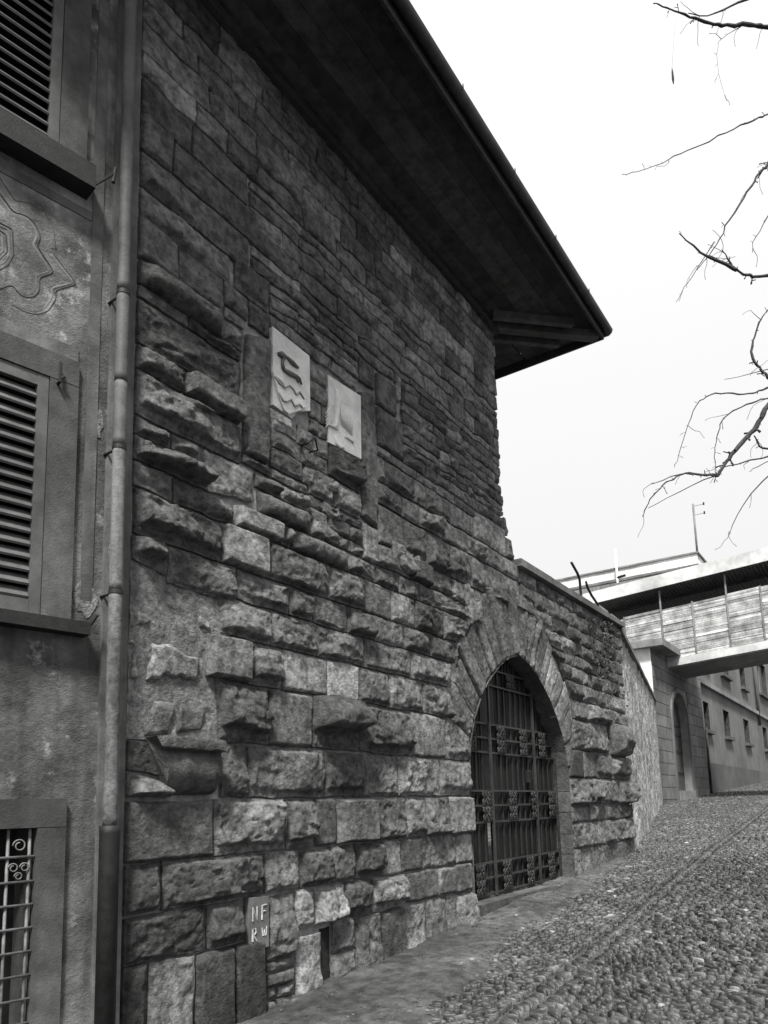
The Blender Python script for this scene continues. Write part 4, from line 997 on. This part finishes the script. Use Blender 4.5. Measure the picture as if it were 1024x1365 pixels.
# ------------------------------------------------------------------ bare tree leaning in from the right
tr = thing('bare_tree', 'bare winter tree whose thin branches hang in from the right', 'tree', (8.2, -5.2, gz(8.2)))
TB = np.array([8.2, -5.2, float(gz(8.2))])
trunk = [TB + np.array([0, 0, -.3]), TB + np.array([.05, .05, 1.2]), TB + np.array([0, .15, 2.6]), TB + np.array([-.1, .25, 4.2]), TB + np.array([-.15, .35, 6.0]), TB + np.array([-.1, .4, 7.6])]
b = MB(); b.tube(trunk, [.26, .21, .18, .15, .11, .06], 12); b.build('trunk', M_bark, tr, smooth=True)
def g2(ox, oy, sc_, l): return [(ox + x / sc_, oy + y / sc_) for x, y in l]
s1 = lambda l: g2(800, 0, 3.79, l)
s2 = lambda l: g2(800, 340, 3.411, l)
BR = [  # pixel path from the tip inwards, radius px at tip/root, trunk joint index
    (s1([(270, 18), (340, 42), (440, 75), (545, 118), (620, 125), (780, 125), (849, 135), (1000, 175)]), .7, 4.2, 5),
    (s1([(445, 65), (520, 85), (600, 60), (680, 20), (760, -10)]), .6, 1.8, None),
    (s1([(110, 882), (240, 855), (360, 800), (490, 742), (660, 655), (800, 597), (849, 575), (1010, 520)]), .4, 1.6, 4),
    (s1([(490, 1365), (580, 1250), (640, 1130), (740, 980), (800, 875), (845, 840), (860, 800), (1000, 690)]), .4, 3.0, 4),
    (s2([(345, 215), (395, 130), (470, 20), (520, -60)]), .4, .9, None),
    (s2([(480, 0), (580, 40), (650, 85), (700, 100), (764, 95), (900, 60)]) , 1.2, 3.2, 4),
    (s1([(400, 1178), (450, 1225), (530, 1290), (620, 1325), (690, 1365)]), .8, 2.6, None),
    (s1([(615, 1260), (640, 1295), (665, 1340)]), .6, 1.6, None),
    (s2([(764, 250), (725, 300), (695, 380), (690, 470), (730, 520), (764, 555), (860, 640)]), .9, 3.0, 3),
    (s2([(340, 965), (385, 820), (430, 690), (470, 645), (560, 622), (670, 638), (730, 615), (800, 590), (950, 540)]), .4, 1.8, 4),
    (s2([(530, 1000), (518, 930), (530, 840), (550, 760), (590, 715), (680, 675), (764, 650), (900, 610)]), .4, 1.5, 4),
    (s2([(195, 1190), (205, 1145), (280, 1050), (340, 1010), (400, 990), (480, 1000), (535, 1005)]), .6, 1.7, None),
    (s2([(235, 1042), (300, 1015), (390, 990), (460, 998), (535, 1000)]), .5, 1.5, None),
    (s2([(220, 1150), (330, 1095), (450, 1030), (530, 1000)]), .4, 1.0, None),
    (s2([(530, 1005), (570, 950), (620, 880), (700, 800), (740, 730), (780, 660), (950, 430)]), 2.2, 5.2, 3),
    (s2([(560, 965), (650, 940), (764, 915), (950, 860)]), .7, 2.0, 3),
    (s2([(700, 820), (720, 860), (750, 885), (830, 880)]), .9, 1.8, None),
    (s2([(590, 1270), (610, 1205), (660, 1120), (764, 1000), (900, 900)]), .4, 1.3, 3),
    (s2([(680, 985), (700, 970), (764, 935), (900, 900)]), .4, 1.0, None),
    (s1([(770, 1275), (775, 1210), (815, 1150), (849, 1090), (980, 900)]), .4, 1.2, 4),
    (s2([(565, 565), (660, 545), (764, 522), (900, 480)]), .35, .9, None),
    (s1([(600, 210), (660, 160), (720, 128)]), .3, .8, None),
    (s1([(640, 510), (605, 395), (592, 300), (598, 210)]), .2, .3, None),
]
r3 = random.Random(5)
def smooth_path(p, it=2):
    p = np.array(p, float)
    for _ in range(it):
        q = np.empty((2 * len(p) - 2, p.shape[1])); q[0::2] = .75 * p[:-1] + .25 * p[1:]; q[1::2] = .25 * p[:-1] + .75 * p[1:]
        p = np.vstack([p[:1], q, p[-1:]])
    return p
for path, r0, r1, tj in BR:
    pts = smooth_path(path, 1 if len(path) < 6 else 2); pts[1:-1] += np.array([[r3.gauss(0, .7), r3.gauss(0, .7)] for _ in range(len(pts) - 2)]); n = len(pts); dep0 = 6.2
    P3 = []
    for i, (x, y) in enumerate(pts):
        P3.append(atd(x, y, dep0 + .012 * (x - 900) / 10 + .06 * math.sin(x * .013 + y * .017)))
    rad = [.85 * (r0 + (r1 - r0) * (i / (n - 1)) ** 1.1) * dep0 / 1000 * r3.uniform(.85, 1.2) for i in range(n)]
    if tj is not None:
        tp = np.array(trunk[tj]) + np.array([0, 0, r3.uniform(-.6, .5)]); a0 = np.array(P3[-1]); L_ = np.linalg.norm(tp - a0); t0 = P3[-1] - P3[-4]; t0 = t0 / np.linalg.norm(t0) * L_ * .9; t1_ = np.array([.5, -1., -.9]) * L_ * .6; rb = rad[-1]
        for u in np.linspace(0, 1, 12)[1:]:
            q = (2 * u ** 3 - 3 * u * u + 1) * a0 + (u ** 3 - 2 * u * u + u) * t0 + (3 * u * u - 2 * u ** 3) * tp + (u ** 3 - u * u) * t1_
            P3.append(q + np.array([r3.gauss(0, .012) for _ in range(3)]) * (u < .99)); rad.append(rb * (1 + 1.6 * u))
    b = MB(); b.tube(P3, rad, 7)
    for i in range(2, n - 1):               # buds and spurs
        if r3.random() < .4:
            t = P3[i + 1] - P3[i]; t = t / np.linalg.norm(t); sdv = np.cross(t, [r3.gauss(0, 1) for _ in range(3)]); sdv /= np.linalg.norm(sdv)
            l = abs(r3.gauss(.015, .03)) + .008; e_ = P3[i] + sdv * l - t * l * .6; rr = max(.0016, rad[i] * .45)
            b.tube([P3[i], (P3[i] + e_) / 2 + np.array([0, 0, .004]), e_], [rr, rr * .8, rr * 1.3], 4)
            if l > .035: b.tube([(P3[i] + e_) / 2, (P3[i] + e_) / 2 + np.array([r3.gauss(0, .02), r3.gauss(0, .02), r3.gauss(0, .02)])], [rr * .8, rr * .6], 4)
    for _ in range(r3.randint(1, 4) if r1 > 1.2 else 1):
        i = r3.randrange(1, n - 1); t = P3[i] - P3[i + 1]; t = t / np.linalg.norm(t); q = P3[i].copy(); pl_ = [q.copy()]
        dv = t * .6 + np.array([r3.gauss(0, .5), r3.gauss(0, .5), r3.gauss(-.2, .5)]); dv /= np.linalg.norm(dv)
        for _k in range(5): q = q + dv * r3.uniform(.02, .06); dv = dv + np.array([r3.gauss(0, .25), r3.gauss(0, .25), r3.gauss(-.08, .25)]); dv /= np.linalg.norm(dv); pl_.append(q.copy())
        b.tube(pl_, [.003, .0026, .0022, .002, .0017, .002], 4)
    b.build('branch', M_bark, tr, smooth=True)
b = MB(); p = atd(898, 112, 6.3); b.tube([p, p + np.array([0, 0, .05]), p + np.array([0, 0, .12]), p + np.array([0, .0, .16]), atd(901, 20, 6.25)], [.003, .010, .007, .001, .0004], 6)
b.build('hanging_pod', M_bark, tr, smooth=True)

# ------------------------------------------------------------------ cobbles
def dome(n=7, rings=3, seed=0):
    r4 = np.random.default_rng(seed); v = []; f = []
    for k in range(rings):
        ph = [-.25, .45, .95][k] if rings == 3 else [-.2, .7][k]
        for j in range(n):
            q = 2 * math.pi * j / n; m_ = 1 + r4.uniform(-.22, .14); v.append((math.cos(q) * math.cos(ph) ** .75 * m_, math.sin(q) * math.cos(ph) ** .75 * m_, np.sign(ph) * abs(math.sin(ph)) ** .48 * (1 + r4.uniform(-.12, .12))))
    v.append((r4.uniform(-.2, .2), r4.uniform(-.2, .2), 1.0))
    for k in range(rings - 1):
        for j in range(n): f.append((k * n + j, k * n + (j + 1) % n, (k + 1) * n + (j + 1) % n, (k + 1) * n + j))
    for j in range(n): f.append(((rings - 1) * n + j, (rings - 1) * n + (j + 1) % n, rings * n))
    return np.array(v), f
VAR = [dome(8, 3, s) for s in range(8)]; VARF = [dome(6, 2, s) for s in range(6)]
CULL = True
def strip_y(x): return -1.66 + (x - 4.57) * (.91 / 16.7)
C_ = []          # x,y,rx,ry,rz,rot,tone
r5 = np.random.default_rng(23)
x = 2.4
while x < 62:
    near = x < 15; step = .042 if x < 9 else (.047 if near else (.07 if x < 30 else .11)); yst = .09 if near else (.11 if x < 30 else .17)
    y = -5.0; ylim = .15 if x < 13 else (x - 13) * .218 + .12
    off = r5.uniform(0, yst); y += off
    while y < ylim:
        k = r5.choice([r5.uniform(.5, .8), r5.uniform(.8, 1.5)], p=[.35, .65]); st = yst * k
        sy = strip_y(x)
        if abs(y - sy) < .15: y = sy + .152; continue
        a = step * .5 * r5.uniform(.62, 1.18); l = st * .5 * r5.uniform(.86, 1.02)
        C_.append((x + r5.normal(0, .010), y + st / 2, a, l, r5.uniform(.024, .036), r5.normal(0, .14) + .2 * math.sin(x * 1.3 + y * 1.9) + (.35 if y > strip_y(x) else -.35), math.exp(r5.normal(0, .4)) * (2.6 if r5.random() < .05 else 1)))
        y += st
    x += step
x = 2.4
while x < 62:                              # two rows of long stones: the drain line up the street
    st = r5.uniform(.036, .055)
    for k in (-1, 1):
        C_.append((x + r5.normal(0, .008) + .02 * k, strip_y(x) + k * .07 + r5.normal(0, .008), st * .52, .066 * r5.uniform(.7, 1.1), r5.uniform(.022, .036), -.35 + r5.normal(0, .25), math.exp(r5.normal(-.12, .4))))
    x += st
C_ = np.array(C_)
bz_ = gz(C_[:, 0]) + .02 * fbm(C_[:, 0] * .5, C_[:, 1] * .5, s=3) - .012 + r5.normal(0, .004, len(C_)) + .012 * fbm(C_[:, 0] * 1.6, C_[:, 1] * 1.6, s=77)
px, py, dep = proj(np.stack([C_[:, 0], C_[:, 1], bz_], -1))
hid = C_[:, 1] > verge(C_[:, 0]) + .45
inv = (px > -5) & (px < 1030) & (py < 1372) & (dep > .5)
sc_ = np.where(inv & (C_[:, 1] < verge(C_[:, 0]) - .1), C_[:, 2] * C_[:, 3] / dep ** 2, -1); order = np.argsort(-sc_)[:300]; sel = np.zeros(len(C_), bool); sel[order] = True
protos = []
for k in range(8):
    me = bpy.data.meshes.new('cobble'); me.from_pydata(VAR[k][0].tolist(), [], VAR[k][1]); me.materials.append(M_cobo); me.polygons.foreach_set('use_smooth', [True] * len(me.polygons)); protos.append(me)
for n, i in enumerate(order):
    o = bpy.data.objects.new('cobble', protos[n % 8]); link(o); c = C_[i]; place(o, ground, (c[0], c[1], bz_[i])); o.scale = (c[2], c[3], c[4]); o.rotation_euler = (r5.normal(0, .1), r5.normal(0, .1), c[5])
vs, fs4, fs3, tn_ = [], [], [], []; k0 = 0
near_m = (C_[:, 0] < 13) & (C_[:, 1] > -4.3)
for grp, VV in ((near_m, VAR), (~near_m, VARF)):
    ids = np.where(grp & ~sel & ~hid)[0]
    for v in range(len(VV)):
        ii = ids[v::len(VV)]; 
        if not len(ii): continue
        base, f = VV[v]; c = C_[ii]; A = base[None] * np.stack([c[:, 2], c[:, 3], c[:, 4]], -1)[:, None]
        co, si = np.cos(c[:, 5])[:, None], np.sin(c[:, 5])[:, None]
        tx, ty = r5.normal(0, .12, (len(ii), 1)), r5.normal(0, .1, (len(ii), 1))
        Xr = A[..., 0] * co - A[..., 1] * si; Yr = A[..., 0] * si + A[..., 1] * co; Zr = A[..., 2] + tx * Xr + ty * Yr
        W = np.stack([Xr + c[:, 0:1], Yr + c[:, 1:2], Zr + bz_[ii][:, None]], -1); nb_ = len(base)
        f4 = np.array([q for q in f if len(q) == 4]); f3 = np.array([q for q in f if len(q) == 3]); offs = k0 + np.arange(len(ii)) * nb_
        fs4.append((f4[None] + offs[:, None, None]).reshape(-1, 4)); fs3.append((f3[None] + offs[:, None, None]).reshape(-1, 3))
        vs.append(W.reshape(-1, 3)); tn_.append(np.repeat(c[:, 6], nb_)); k0 += len(ii) * nb_
vs = np.concatenate(vs); F4 = np.concatenate(fs4); F3 = np.concatenate(fs3)
me = bpy.data.meshes.new('cobbles'); me.vertices.add(len(vs)); me.vertices.foreach_set('co', vs.ravel())
me.loops.add(F4.size + F3.size); me.loops.foreach_set('vertex_index', np.concatenate([F4.ravel(), F3.ravel()]).astype(np.int32))
me.polygons.add(len(F4) + len(F3)); me.polygons.foreach_set('loop_start', np.concatenate([np.arange(len(F4)) * 4, F4.size + np.arange(len(F3)) * 3]).astype(np.int32))
me.polygons.foreach_set('use_smooth', np.ones(len(F4) + len(F3), bool))
me.update(calc_edges=True); me.attributes.new('tone', 'FLOAT', 'POINT').data.foreach_set('value', np.concatenate(tn_).astype(np.float32)); me.materials.append(M_cob)
co_ = bpy.data.objects.new('cobbles', me); link(co_); place(co_, ground, (0, 0, 0)); co_['kind'] = 'stuff'
# loose pale pebbles and grit on the dirt verge
b = MB(); r6 = random.Random(9)
for _ in range(650):
    x = r6.uniform(3.4, 12.5); v = float(verge(x)); y = r6.uniform(v - .1, -.02); s = abs(r6.gauss(.006, .007)) + .003
    z = float(gz(x) + dirt(np.array(x), np.array(y))) - .014; V, F = VARF[r6.randrange(6)]
    b.addvf([(x + p[0] * s * 1.5, y + p[1] * s, z - s * .15 + p[2] * s * .5) for p in V], F, math.exp(r6.gauss(-.05, .5)))
g_ = b.build('loose_pebbles', M_cob, ground, smooth=True, recalc=False); g_['kind'] = 'stuff'
